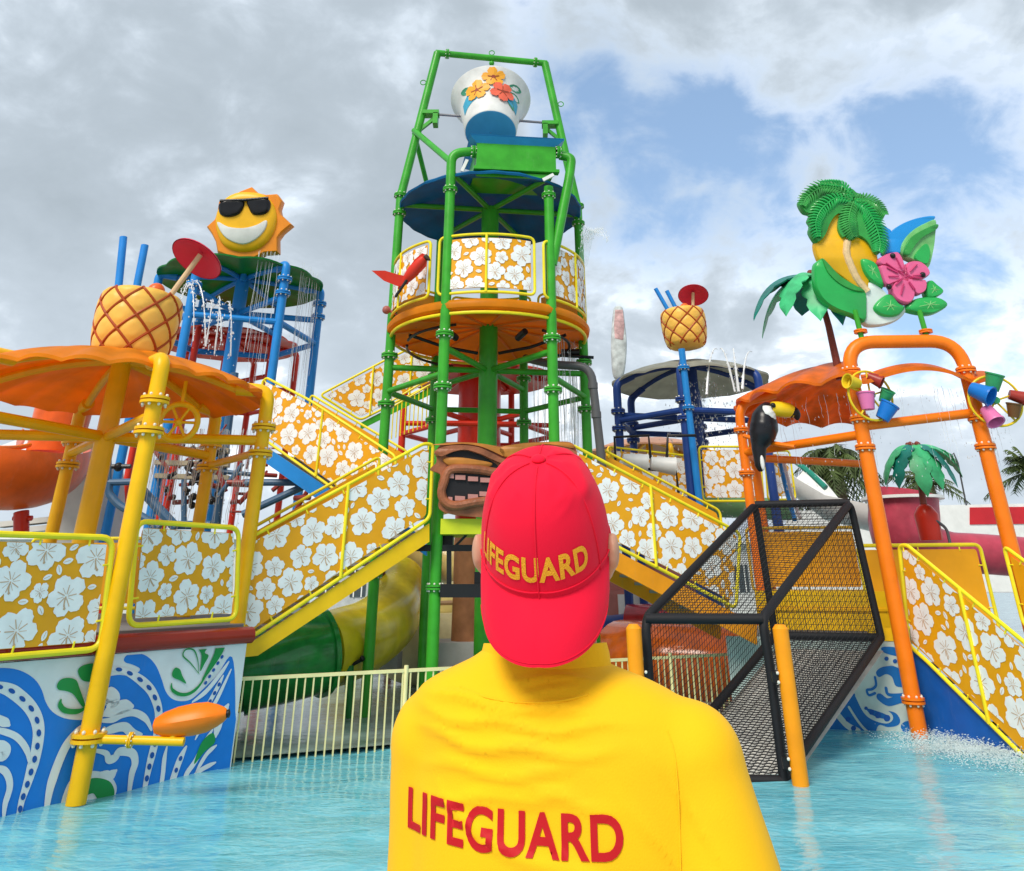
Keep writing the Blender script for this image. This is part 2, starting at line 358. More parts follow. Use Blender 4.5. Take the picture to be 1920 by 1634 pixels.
tag(MB().box((0, 2.06, .33), (22, .3, .74)).build('deck_kerb', mat('white_coping_stone', hexc(.6, .6, .57), .6, bump=.2)), kind='structure')

# ------------------------------------------------------------------ floral print
def clip(poly, reg):
    out = [tuple(p[:2]) for p in poly]; n = len(reg)
    for i in range(n):
        ax, ay = reg[i][0], reg[i][1]; bx, by = reg[(i+1) % n][0], reg[(i+1) % n][1]; inp = out; out = []
        if not inp: break
        side = lambda p: (bx-ax)*(p[1]-ay)-(by-ay)*(p[0]-ax)
        for j in range(len(inp)):
            p, q = inp[j-1], inp[j]; sp, sq = side(p), side(q)
            if sp*sq < 0: t = sp/(sp-sq); out.append((p[0]+(q[0]-p[0])*t, p[1]+(q[1]-p[1])*t))
            if sq >= 0: out.append(q)
    return out
def inset(poly, d):
    n = len(poly); out = []
    for i in range(n):
        p0, p1, p2 = Vector(poly[i-1][:2]), Vector(poly[i][:2]), Vector(poly[(i+1) % n][:2])
        a = (p1-p0).normalized(); b = (p2-p1).normalized(); na = Vector((-a.y, a.x)); nb = Vector((-b.y, b.x))
        k = (na+nb); k = k/max(.2, (1+na.dot(nb))); out.append((p1.x+k.x*d, p1.y+k.y*d))
    return out
def area(p): return .5*sum(p[i-1][0]*p[i][1]-p[i][0]*p[i-1][1] for i in range(len(p)))
def ccw(p): return list(p) if area(p) > 0 else list(p)[::-1]
def blob(cx, cy, s, rot, rg, n=48):
    ph = [rg.uniform(-.07, .07) for _ in range(5)]; out = []
    for k in range(n):
        th = 2*PI*k/n; c_ = abs(math.cos(2.5*th)); j = int(((th+PI/5) % (2*PI))/(2*PI/5)); r_ = s*(.60+.40*c_**.45)*(1+ph[j % 5])*(1+.035*math.sin(17*th))
        out.append((cx+r_*math.cos(th+rot), cy+r_*math.sin(th+rot)))
    return out
def leafp(cx, cy, l, wd, rot):
    out = []
    for k in range(14):
        t = k/7*PI; x = math.cos(t); y = math.sin(t)*(1-abs(x)**2.2)**.5 if abs(x) < 1 else 0; x, y = x*l/2, math.copysign(abs(math.sin(t))**1.5, math.sin(t))*wd/2
        out.append((cx+x*math.cos(rot)-y*math.sin(rot), cy+x*math.sin(rot)+y*math.cos(rot)))
    return out
def quads(pts, wd):
    out = []
    for i in range(len(pts)-1):
        a, b = Vector(pts[i]), Vector(pts[i+1]); t = (b-a).normalized(); n = Vector((-t.y, t.x))*wd/2; out.append([(a+n)[:], (a-n)[:], (b-n)[:], (b+n)[:]])
    return out
def floral(reg, seed, s0=1.0):
    rg = random.Random(seed); xs = [p[0] for p in reg]; ys = [p[1] for p in reg]; X0, X1, Y0, Y1 = min(xs), max(xs), min(ys), max(ys)
    fl = []; W, V = [], []
    for rad, tries in ((.225, 200), (.185, 500), (.15, 700), (.115, 600)):
        rad *= s0
        for _ in range(tries):
            c = (rg.uniform(X0, X1), rg.uniform(Y0, Y1)); r_ = rad*rg.uniform(.93, 1.07)
            if all((c[0]-a)**2+(c[1]-b)**2 > (r_+q)**2*.83 for a, b, q in fl): fl.append((c[0], c[1], r_))
    for cx, cy, r_ in fl:
        rot = rg.uniform(0, 6.28); W.append(blob(cx, cy, r_*.97, rot, rg))
        for k in range(5):
            a = rot+(k+.5)*2*PI/5; V += quads([(cx+r_*.10*math.cos(a), cy+r_*.10*math.sin(a)), (cx+r_*.52*math.cos(a+.06), cy+r_*.52*math.sin(a+.06))], r_*.045)
            a = rot+k*2*PI/5; V += quads([(cx+r_*.12*math.cos(a), cy+r_*.12*math.sin(a)), (cx+r_*.46*math.cos(a+.1), cy+r_*.46*math.sin(a+.1))], r_*.022)
        a = rg.uniform(-1.9, -1.2); st = [(cx+r_*.55*t*math.cos(a+.35*t), cy+r_*.55*t*math.sin(a+.35*t)) for t in (0, .33, .66, 1)]; V += quads(st, r_*.07); V.append([(st[-1][0]+r_*.07*math.cos(k), st[-1][1]+r_*.07*math.sin(k)) for k in (0, 1.2, 2.4, 3.6, 4.9)])
    lv = []
    for _ in range(1400):
        c = (rg.uniform(X0, X1), rg.uniform(Y0, Y1)); r_ = .056*s0*rg.uniform(.8, 1.25)
        if all((c[0]-a)**2+(c[1]-b)**2 > (q+r_*.95)**2 for a, b, q in fl) and all((c[0]-a)**2+(c[1]-b)**2 > (q+r_)**2 for a, b, q in lv):
            lv.append((c[0], c[1], r_)); rot = rg.uniform(0, 6.28); W.append(leafp(c[0], c[1], r_*2.1, r_*1.15, rot)); V += quads([(c[0]-r_*.8*math.cos(rot), c[1]-r_*.8*math.sin(rot)), (c[0]+r_*.5*math.cos(rot), c[1]+r_*.5*math.sin(rot))], r_*.10)
    W = [q for q in (clip(p, reg) for p in W) if len(q) > 2 and abs(area(q)) > 1e-5]; V = [q for q in (clip(p, reg) for p in V) if len(q) > 2 and abs(area(q)) > 1e-7]
    return W, V
def add_floral(parent, mp, reg, seed, w=.010, s0=1.0):
    W, V = floral(ccw(reg), seed, s0); a = MB(); b = MB()
    for i, p in enumerate(W): a.flat(p, mp, w+.0006*(i % 3))
    for i, p in enumerate(V): b.flat(p, mp, w+.0032+.0004*(i % 3))
    a.stuff('floral_print', WHT, parent, smooth=0)
    if V: b.stuff('vein_print', VEIN, parent, smooth=0)
def vrange(poly, u):
    ys = []
    for i in range(len(poly)):
        a, b = poly[i-1], poly[i]
        if (a[0]-u)*(b[0]-u) < 0: ys.append(a[1]+(b[1]-a[1])*(u-a[0])/(b[0]-a[0]))
    return min(ys), max(ys)
def railing(label, group, mp, poly, seed, posts=(), rt=.030, fm=LIME, prnt=True, gap=.075, corner=.11, s0=1.0, tabs=True, sheet=AMB, name='railing_panel'):
    poly = ccw(poly); c = [sum(p[0] for p in poly)/len(poly), min(p[1] for p in poly)]
    t = thing(name, label, 'railing', mp(c[0], c[1], 0), group)
    fr = MB(); path = dens(fillet([(p[0], p[1], 0) for p in poly], corner, 5, True), .12, True)
    fr.tube([mp(p.x, p.y, 0) for p in path], rt, 10, closed=True); fr.build('frame', fm, t)
    ins = inset(poly, gap); sh = dens(fillet([(p[0], p[1], 0) for p in ins], corner*.5, 3, True), .15, True)
    sb = MB(); reg = [(p.x, p.y) for p in sh]; sb.slab(reg, mp, -.006, .006); sb.build('sheet', sheet, t)
    if prnt: add_floral(t, mp, inset(ins, .006), seed, .0105, s0)
    for u in posts:
        lo, hi = vrange(poly, u); MB().tube([mp(u, lo, .022), mp(u, hi, .022)], rt*.9, 10).build('post', fm, t)
    if tabs:
        tb = MB(); n = len(poly)
        for i in range(n):
            a, b = Vector(poly[i-1]), Vector(poly[i]); l = (b-a).length; d = (b-a).normalized(); nn = Vector((-d.y, d.x))
            for k in range(max(1, int(l/.55))):
                q = a+d*l*(k+.5)/max(1, int(l/.55)); tb.tube([mp(q.x, q.y, 0), mp(q.x+nn.x*gap*1.35, q.y+nn.y*gap*1.35, .012)], .013, 6)
        tb.stuff('tabs', fm, t)
    return t

# ------------------------------------------------------------------ umbrella towers
def umbrella(name, label, C, Rr, phi, ztop, zb, rc, cm, can, Rcan, zr, apex, scal=0, nsc=12, group=None, bend=.4, rings=(), radial=True, cen=.14, skip=(), flz=(), bolts=True, cols=6, ribs=True, thick=.05, only=None):
    C = Vector((C[0], C[1], 0)); t = thing(name, label, 'shelter', C, group)
    dome = lambda r_: zr+(apex-zr)*(1-min(1, r_/Rcan)**2)
    for k in range(cols):
        if k in skip: continue
        a = R(phi+360/cols*k); d = Vector((math.cos(a), math.sin(a), 0)); P = C+d*Rr
        pts = [P, P+Vector((0, 0, ztop-bend)), P+Vector((0, 0, ztop))]
        pts.append(C+d*(Rr-bend*1.2)+Vector((0, 0, dome(Rr-bend*1.2)-.09)))
        MB().tube(fillet(pts, bend, 7), rc, 14).build('column', cm, t)
        if ribs:
            rp = [C+d*q+Vector((0, 0, dome(q)-.10)) for q in [Rr-bend*1.2]+[Rr*(1-j/7) for j in range(2, 8)]]
            MB().tube(rp, rc*.62, 8).build('rib', cm, t)
        for z in flz: flange(t, P+Vector((0, 0, z)), (0, 0, 1), rc, cm, bolts)
        for z in (zb if radial else ()):
            MB().tube([P+Vector((0, 0, z)), C+Vector((0, 0, z))], rc*.72, 10).build('beam', cm, t)
        for z in rings:
            a2 = R(phi+360/cols*(k+1)); Q = C+Vector((math.cos(a2), math.sin(a2), 0))*Rr
            if (k+1) % cols not in skip: MB().tube([P+Vector((0, 0, z)), Q+Vector((0, 0, z))], rc*.72, 10).build('beam', cm, t)
    if cen: MB().tube([C, C+Vector((0, 0, apex-.1))], cen, 16).build('centre_column', cm, t)
    m_ = MB(); na, nr = max(48, nsc*6), 14
    for s_ in (0, 1):
        o_ = len(m_.v)
        for j in range(nr+1):
            q = j/nr
            for i in range(na):
                a = 2*PI*i/na; sc_ = abs(math.cos(nsc*a/2)) if nsc else 0; rr = Rcan*q*(1+.035*sc_*q if scal else 1)
                m_.v.append(C+Vector((rr*math.cos(a), rr*math.sin(a), zr+(apex-zr)*(1-q*q)+scal*(sc_-.5)*q**1.3-s_*thick)))
        m_.f += [(o_+j*na+i, o_+j*na+(i+1) % na, o_+(j+1)*na+(i+1) % na, o_+(j+1)*na+i) for j in range(nr) for i in range(na)]
    e = nr*na; o2 = (nr+1)*na; m_.f += [(e+i, e+(i+1) % na, o2+e+(i+1) % na, o2+e+i) for i in range(na)]
    m_.build('canopy', can, t, smooth=50)
    return t
def polar(C, r_, deg, z): return Vector((C[0]+r_*math.cos(R(deg)), C[1]+r_*math.sin(R(deg)), z))
# ------------------------------------------------------------------ drips, sprays
DROP = mat('falling_water', hexc(.86, .90, .93), .12, alpha=.42, var=.02)
DROP2 = mat('water_jet', hexc(.88, .92, .95), .15, alpha=.72, var=.02)
FOAM = mat('white_foam', hexc(.80, .90, .92), .4, alpha=.75, var=.1)
def drops(m_, p, s, rg):
    m_.add([p+Vector((0, 0, s*rg.uniform(1.2, 3.2))), p+Vector((s, 0, 0)), p+Vector((-.5*s, .8*s, 0)), p+Vector((-.5*s, -.8*s, 0)), p-Vector((0, 0, s))], [(0, 1, 2), (0, 2, 3), (0, 3, 1), (4, 2, 1), (4, 3, 2), (4, 1, 3)])
def drip_curtain(label, pts, seed, n=60, ln=(.8, 2.5), wd=.006, nd=150, spread=.08):
    """thin threads of water falling from the listed points (x,y,z)"""
    rg = random.Random(seed); m_ = MB()
    for _ in range(n):
        p = rg.choice(pts); x = p.x+rg.gauss(0, spread); y = p.y+rg.gauss(0, spread); z = p.z
        l = rg.uniform(*ln); k = 5; P_ = [Vector((x+rg.gauss(0, .012), y+rg.gauss(0, .012), z-l*j/k)) for j in range(k+1)]
        m_.tube(P_, [wd*rg.uniform(.3, 1) for _ in P_], 3)
    for _ in range(nd):
        p = rg.choice(pts); drops(m_, Vector((p.x+rg.gauss(0, spread*1.6), p.y+rg.gauss(0, spread*1.6), p.z-rg.uniform(0, ln[1]*1.2))), rg.uniform(.006, .016), rg)
    o_ = m_.build('water_spray', DROP, smooth=0); return tag(o_, kind='stuff', label=label)
def jet(m_, a, b, h, r_=.014, n=12, rg=random):
    a, b = Vector(a), Vector(b); P_ = [a.lerp(b, t/n)+Vector((0, 0, 4*h*(t/n)*(1-t/n))) for t in range(n+1)]
    m_.tube(P_, [r_*(.6+.9*t/n)*rg.uniform(.7, 1.3) for t in range(n+1)], 5)
    for _ in range(40):
        t = rg.uniform(.2, 1.05)**.7; p = a.lerp(b, t)+Vector((rg.gauss(0, .03*t+.01), rg.gauss(0, .03), 4*h*t*(1-t)+rg.gauss(0, .03))); drops(m_, p, rg.uniform(.007, .018), rg)
# ================================================================== LEFT: yellow shelter, wave wall, rails
CY = (-6.33, 12.72); PHY = 8.7
zy = 5.0
ye = umbrella('mushroom_shelter', 'yellow pipe shelter with scalloped orange canopy carrying the big pineapple, at the left edge', CY, 2.36, PHY, zy, (4.22,), .108, YEL, CANO, 2.25, 4.93, 5.50, scal=.045, nsc=24, rings=(), cen=.15, flz=(4.02, 4.42, .62), bend=.42)
MB().tube([polar(CY, 2.36, PHY, 4.05), polar(CY, 2.36, PHY+60, 4.05)], .06, 10).build('beam', YEL, ye)
# hand wheel and hanging ring under the canopy
hw = thing('hand_wheel', 'round yellow hand wheel hanging under the orange canopy beside the yellow post', 'wheel', D(335, 792, 12.3))
wc = D(335, 792, 12.3); m_ = MB(); pl = Plane(wc, (1, .25, 0), (0, 0, 1))
m_.tube([pl(.27*math.cos(a), .27*math.sin(a)) for a in [2*PI*k/28 for k in range(28)]], .045, 10, closed=True); m_.build('rim', YEL, hw)
m_ = MB()
for k in range(3): a = PI*k/3; m_.tube([pl(.27*math.cos(a), .27*math.sin(a)), pl(-.27*math.cos(a), -.27*math.sin(a))], .022, 8)
m_.ball(wc, .06); m_.split('spoke', YEL, hw)
MB().tube([pl(0, .27), pl(0, .62)], .03, 8).build('hanger', YEL, hw)

# wave wall (vertical plane W)
WA, WB = Vector((-5.42, 10.4, 0)), Vector((-3.73, 12.7, 0)); W = vplane(WA, WB)
dW = (WB-WA).normalized(); uR = (WB-WA).length
ww = thing('wave_wall', 'white splash wall painted with blue waves and green drops under the left platform', 'wall', WA+Vector((0, 0, 0)))
body = MB(); body.slab([(-4.5, -.5), (uR+.02, -.5), (uR+.02, 1.43), (-4.5, 1.40)], W, -.10, 0); body.build('wall_panel', WALLW, ww, smooth=0)
S = 3.448
def wp(L_): return [W.px(x/S, 1160+y/S) for x, y in L_]
WREG = ccw([(-2.2, -.3), (uR, -.3), (uR, 1.40), (-2.2, 1.40)])
def wblob(mbx, L_, w_, n=5):
    P_ = [(p.x, p.y) for p in crom(wp(L_), n)]; q = clip(P_, WREG)
    if len(q) > 2: mbx.flat(q, W, w_)
def wstroke(mbx, L_, px, w_, n=6):
    P_ = [(p.x, p.y) for p in crom(wp(L_), n, False)]
    mid = wp([L_[len(L_)//2], (L_[len(L_)//2][0], L_[len(L_)//2][1]+px)]); wd = abs(mid[1][1]-mid[0][1])
    ws = [wd*min(1, .35+2.6*min(i, len(P_)-1-i)/len(P_)) for i in range(len(P_))]
    for q in range(len(P_)-1):
        pass
    mbx.ribbon([p for p in P_ if p[0] < uR-.02], [ws[i] for i, p in enumerate(P_) if p[0] < uR-.02], W, w_)
b1, wh, gr_, b2 = MB(), MB(), MB(), MB()
wblob(b1, [(-260, 420), (-160, 360), (-60, 325), (60, 322), (150, 345), (225, 395), (268, 460), (295, 540), (335, 600), (400, 640), (480, 655), (560, 650), (640, 600), (655, 480), (660, 395), (760, 365), (850, 372), (905, 330), (860, 300), (812, 285), (800, 262), (830, 232), (900, 226), (960, 252), (1010, 310), (1045, 395), (1070, 470), (1110, 518), (1170, 535), (1235, 522), (1300, 468), (1400, 370), (1500, 250), (1520, 600), (1500, 1300), (600, 1700), (-300, 1700)], .004)
dots = []
def dotted(L_, px, r_, step):
    wstroke(wh, L_, px, .010); P_ = dens([(x, y, 0) for x, y in [p[:2] for p in crom(L_, 6, False)]], 4); acc = 0
    for i in range(1, len(P_)):
        acc += (P_[i]-P_[i-1]).length
        if acc > step:
            acc = 0; c = P_[i]; t = (P_[min(i+1, len(P_)-1)]-P_[i-1]).normalized()
            wblob(b2, [(c.x+r_*1.25*math.cos(a)*t.x-r_*.8*math.sin(a)*t.y, c.y+r_*1.25*math.cos(a)*t.y+r_*.8*math.sin(a)*t.x) for a in [k*PI/4 for k in range(8)]], .016, 2)
dotted([(-170, 470), (-90, 445), (-20, 440), (60, 462), (130, 510), (190, 570), (230, 640), (247, 720), (240, 810), (222, 900), (200, 980), (170, 1080), (135, 1190), (110, 1330)], 84, 19, 82)
dotted([(690, 326), (780, 332), (850, 362), (915, 405), (970, 460), (1005, 530), (1022, 600), (1020, 700), (1000, 800), (975, 900), (952, 1000), (930, 1120), (915, 1260)], 62, 17, 74)
dotted([(1460, 205), (1410, 280), (1360, 360), (1310, 440)], 34, 11, 48)
dotted([(1200, 830), (1165, 900), (1135, 980), (1110, 1060), (1090, 1150)], 56, 14, 80)
dotted([(1440, 370), (1400, 450), (1340, 560), (1290, 640)], 36, 12, 60)
for L_, px in (([(290, 1290), (320, 1100), (375, 930), (440, 800), (540, 705), (640, 680)], 30), ([(-120, 700), (20, 730), (110, 770), (170, 850), (185, 930)], 18), ([(-100, 960), (0, 970), (45, 1010), (60, 1090), (30, 1200), (20, 1300)], 20),
               ([(-150, 620), (-60, 640), (20, 668), (55, 690)], 26), ([(-60, 800), (0, 820), (35, 850), (15, 890), (-60, 890)], 30), ([(640, 660), (720, 655), (790, 620), (870, 610), (940, 650), (975, 720)], 20), ([(670, 620), (720, 590), (790, 570), (850, 570)], 40), ([(660, 500), (700, 500), (725, 530), (700, 565)], 50),
               ([(640, 740), (720, 715), (800, 700), (850, 740), (910, 750)], 26), ([(600, 850), (680, 870), (700, 910), (740, 900), (770, 860), (850, 870), (870, 930), (850, 1000), (835, 1100), (825, 1240)], 24), ([(650, 1000), (700, 1020), (745, 985)], 30), ([(1075, 830), (1060, 900), (1050, 1000), (1035, 1110), (1030, 1200)], 16),
               ([(1240, 540), (1330, 470), (1420, 360), (1475, 280)], 14), ([(1490, 330), (1400, 520), (1330, 640), (1260, 780)], 14), ([(1370, 720), (1320, 800), (1260, 920), (1200, 1010), (1180, 1100)], 18), ([(1470, 560), (1420, 650), (1390, 760)], 30), ([(1395, 820), (1330, 880), (1260, 1000)], 14), ([(1390, 930), (1310, 970), (1250, 1010)], 14)):
    wstroke(wh, L_, px*2.3, .0125)
wblob(wh, [(390, 1250), (430, 1080), (500, 1010), (600, 985), (700, 1010), (750, 1080), (740, 1150), (700, 1200), (520, 1260)], .0085)
wblob(gr_, [(545, 1060), (610, 1030), (700, 1050), (735, 1110), (720, 1165), (640, 1178), (600, 1130), (545, 1140)], .014)
for L_ in ([(365, 430), (390, 395), (440, 383), (490, 400), (510, 450), (535, 520), (548, 580), (520, 560), (470, 490), (420, 468), (375, 460)], [(500, 340), (530, 305), (600, 290), (640, 320), (600, 400), (530, 400)],
           [(1110, 350), (1130, 318), (1160, 330), (1175, 370), (1200, 420), (1160, 400), (1115, 380)], [(1262, 165), (1300, 140), (1350, 140), (1345, 180), (1320, 220), (1345, 240), (1320, 290), (1290, 340), (1300, 240), (1280, 200)], [(1400, 140), (1470, 115), (1440, 210), (1370, 320), (1300, 400), (1380, 230)], [(1250, 940), (1300, 800), (1370, 740), (1385, 800), (1320, 860)]):
    wblob(gr_, L_, .014)
wstroke(gr_, [(390, 525), (385, 560), (420, 595), (500, 600), (560, 570)], 34, .0145)
wstroke(gr_, [(1105, 420), (1110, 460), (1160, 490), (1220, 485), (1280, 440), (1340, 350)], 22, .0145)
wstroke(gr_, [(1285, 360), (1230, 290), (1180, 240), (1200, 200), (1250, 205), (1275, 270), (1280, 350)], 9, .0145)
b1.stuff('wave_print', PBLU, ww, 0); wh.stuff('foam_print', WALLW, ww, 0); gr_.stuff('drop_print', PGRN, ww, 0); b2.stuff('dot_print', mat('navy_print', hexc(.01, .10, .42), .45), ww, 0)

# platform deck
pd = thing('play_platform', 'left play platform with a glossy dark red rim above the wave wall', 'platform', W(0, 1.43, -.5))
rim = MB(); prof = [(.03, 1.43), (.07, 1.455), (.09, 1.50), (.09, 1.55), (.07, 1.60), (.02, 1.63), (-.12, 1.63), (-.12, 1.43)]
A_ = [W(-4.5, v, w_) for w_, v in prof]; B_ = [W(uR+.08, v, w_) for w_, v in prof]; n_ = len(prof)
rim.add(A_+B_, [(i, (i+1) % n_, n_+(i+1) % n_, n_+i) for i in range(n_)]+[tuple(range(n_)), tuple(range(2*n_-1, n_-1, -1))]); rim.build('rim', DRED, pd)
MB().slab([(W(-4.5, 0, -.12).x, W(-4.5, 0, -.12).y), (W(uR, 0, -.12).x, W(uR, 0, -.12).y), (-4.6, 16.0), (-9.2, 16.4), (-12, 9)], lambda u, v, w_: Vector((u, v, w_)), 1.52, 1.66).build('deck', mat('platform_floor', hexc(.20, .22, .24), .7), pd)
GR1 = 'floral railing panels round the left platform'
P1 = W.pxs([(-330, 1226), (178, 1203), (200, 1012), (-330, 990)])
P1 = [(p[0], max(1.52, p[1])) for p in P1]
W2 = Plane(W.o+W.n*.15, W.ex, W.ey)
railing('low floral railing panel at the left edge above the wave wall', GR1, W2, [(P1[0][0], 1.47), (P1[1][0], 1.50), (P1[2][0], 2.71), (P1[3][0], 2.70)], 3, rt=.036, corner=.16, s0=1.02)
P2 = W.pxs([(238, 1170), (436, 1165), (442, 992), (262, 977)])
railing('raised floral railing panel between the two yellow shelter posts', GR1, Plane(W.o+W.n*.03, W.ex, W.ey), [(P2[0][0], 1.72), (P2[1][0]+.03, 1.74), (P2[2][0]+.03, 2.90), (P2[3][0]-.05, 2.92)], 12, rt=.034, corner=.15, s0=.95)
# far side railings of the platform (seen from inside)
Wb = vplane((-9.2, 16.2, 0), (-4.9, 15.9, 0))
railing('plain amber inner side of the railing at the back of the left platform', GR1, Wb, [(.2, 1.75), (3.3, 1.75), (3.3, 2.9), (.2, 2.9)], 5, prnt=False)

# orange spray pod on a yellow arm
sp = thing('spray_pod', 'orange lens-shaped spray pod on a yellow arm in front of the wave wall', 'water toy', D(350, 1350, 10.95))
c = D(358, 1350, 10.95); ax = Vector((.97, .1, .13)).normalized()
m_ = MB(); N_ = 20; prof = [(.02, -.42), (.075, -.40), (.12, -.30), (.150, -.15), (.160, .03), (.150, .18), (.11, .30), (.075, .37), (.05, .40)]
m_.lathe(prof, c, 24, ax, mod=lambda a, i, z: 1-.10*abs(math.sin(2*a))); m_.build('shell', ORG, sp)
MB().lathe([(.035, .38), (.045, .43), (.02, .44)], c, 12, ax).build('nozzle', BLK, sp)
pa = D(172, 1386, 10.86); pb = D(345, 1391, 10.9)
m_ = MB(); m_.tube([pa, pb], .045, 12); m_.tube([D(320, 1391, 10.9), D(330, 1372, 10.92)], .04, 8); m_.build('arm', YEL, sp)
flange(sp, D(245, 1388, 10.88), pb-pa, .045, YEL)

# ------------------------------------------------------------------ pineapple cups
PBODY = mat('pineapple_yellow', hexc(.90, .52, .09), .42, var=.07, scale=3); PLAT = mat('pineapple_brown_lattice', hexc(.40, .065, .008), .45); STRAW = mat('blue_straw', hexc(.02, .24, .70), .35); PARA = mat('crimson_parasol', hexc(.64, .015, .06), .45, dirt=.1); STICK = mat('beige_stick', hexc(.72, .52, .30), .55); CHER = mat('orange_cherry', hexc(.78, .14, .03), .3); PINT = mat('pale_cup_rim', hexc(.86, .62, .32), .5)
def pineapple(label, base, s, lean, straws, para, cher, seed=0):
    base = Vector(base); t = thing('pineapple_cup', label, 'figure', base, 'pineapple cocktail figures')
    up = (Vector((0, 0, 1))+Vector(lean)).normalized()
    prof0 = [(.40, 0), (.56, .035), (.645, .14), (.70, .35), (.735, .62), (.75, .90), (.745, 1.12), (.72, 1.26), (.66, 1.335), (.58, 1.36)]
    def rad(z):
        for (r0, z0), (r1, z1) in zip(prof0, prof0[1:]):
            if z0 <= z <= z1: return r0+(r1-r0)*(z-z0)/(z1-z0)
        return prof0[-1][0]
    q = Vector((0, 0, 1)).rotation_difference(up); m_ = MB(); n, k = 80, 44; NL = 8
    def lat(a, z):
        f = z/1.36*15.2+1; return abs(math.sin((NL*a+f)/2))*abs(math.sin((NL*a-f)/2))
    prof = [1.36*j/k for j in range(k+1)]
    for z in prof:
        for i in range(n):
            a = 2*PI*i/n; r_ = rad(z)*(1+.055*min(1, lat(a, z)*1.6)**.7)*s; m_.v.append(base+q @ Vector((r_*math.cos(a), r_*math.sin(a), z*s)))
    m_.f = [(j*n+i, j*n+(i+1) % n, (j+1)*n+(i+1) % n, (j+1)*n+i) for j in range(k) for i in range(n)]+[tuple(range(n-1, -1, -1))]
    m_.build('cup', PBODY, t, 60)
    m_ = MB(); m_.lathe([(.60*s, 1.345*s), (.50*s, 1.30*s), (0.01, 1.29*s)], base, 40, up, cap=False); m_.build('cup_mouth', PINT, t)
    m_ = MB()
    for sg in (1, -1):
        for L_ in range(NL):
            P_ = []
            for j in range(31):
                z = .06+1.27*j/30; f = z/1.36*15.2+1; a = (2*PI*L_-sg*f)/NL; r_ = (rad(z)*1.018)*s; P_.append(base+q @ Vector((r_*math.cos(a), r_*math.sin(a), z*s)))
            m_.tube(P_, .027*s, 6)
    m_.split('lattice_cord', PLAT, t)
    for (x, y, dx, dy, l) in straws:
        a_ = base+q @ Vector((x*s, y*s, 1.25*s)); MB().tube([a_, a_+(up+Vector((dx, dy, 0)))*l*s], .075*s, 12).build('straw', STRAW, t)
    (x, y, dx, dy, l, rp, tx, ty) = para; a_ = base+q @ Vector((x*s, y*s, 1.2*s)); d = (up+Vector((dx, dy, 0))); b_ = a_+d*l*s
    ps = MB().tube([a_, b_], .055*s, 10).build('parasol_stick', STICK, t)
    axp = Vector((tx, ty, 1)).normalized(); MB().lathe([(rp*s, -.13*s), (rp*.98*s, -.10*s), (rp*.6*s, .02*s), (.05*s, .11*s), (.01, .11*s), (.01, .07*s), (rp*.6*s, -.02*s), (rp*.97*s, -.13*s)], b_, 30, axp, cap=False).build('parasol', PARA, t)
    MB().ball(base+q @ Vector((cher[0]*s, cher[1]*s, 1.36*s)), .17*s, 14, 10).build('cherry', CHER, t)
    return t
pb_ = D(249, 655, 12.55); pb_.z -= .02
pineapple('large pineapple cocktail cup with blue straws and red parasol on the orange canopy at left', (pb_.x-.14, 12.75, 5.40), .84, (.035, 0, 0), [(-.52, 0, -.16, 0, 1.35), (-.20, .05, -.06, 0, 1.20)], (.48, -.05, .48, .0, 1.02, .56, .35, .45), (.34, -.25))

# ------------------------------------------------------------------ lower left staircase
sa, sb_ = D(455, 1195, 13.15), D(805, 970, 14.5)
SP = vplane((sa.x, sa.y, 0), (sb_.x, sb_.y, 0)); GR2 = 'floral railing panels along the stairs'
poly = SP.pxs([(447, 1197), (474, 1193), (806, 972), (812, 834), (795, 832), (462, 1012)])
um = SP.px(645, 1000)[0]
railing('long floral panel beside the lower left stairs, in front', GR2, SP, poly, 21, posts=(um, SP.px(464, 1100)[0]), rt=.030, s0=1.0)
st = thing('staircase', 'lower left yellow staircase rising from the wave platform to the central landing', 'staircase', SP(0, 0, -.6))
q_ = SP.pxs([(432, 1204), (478, 1201), (806, 982), (806, 1016), (484, 1230), (432, 1236)])
MB().slab(q_, SP, -.06, -.02).build('stringer', GOLD, st, 0)
MB().slab([(p[0]-.1, p[1]) for p in q_], SP, -1.36, -1.32).build('stringer', GOLD, st, 0)
for k in range(11):
    f = (k+.5)/11; u_ = q_[1][0]+(q_[2][0]-q_[1][0])*f; v_ = q_[1][1]+(q_[2][1]-q_[1][1])*f
    MB().box(SP(u_, v_-.10, -.69), (.30, 1.24, .05), rz=math.atan2(SP.ex.y, SP.ex.x)).build('tread', mat('grey_tread', hexc(.33, .34, .33), .7), st, 0)
SPb = Plane(SP.o-SP.n*1.36, SP.ex, SP.ey); tb_ = SPb.pxs([(470, 992), (712, 856)]); sl = (tb_[1][1]-tb_[0][1])/(tb_[1][0]-tb_[0][0])
railing('plain amber far side railing of the lower left stairs', GR2, SPb, [(tb_[0][0], tb_[0][1]-1.1), (tb_[1][0], tb_[1][1]-1.1), tb_[1], tb_[0]], 22, prnt=False, rt=.028)

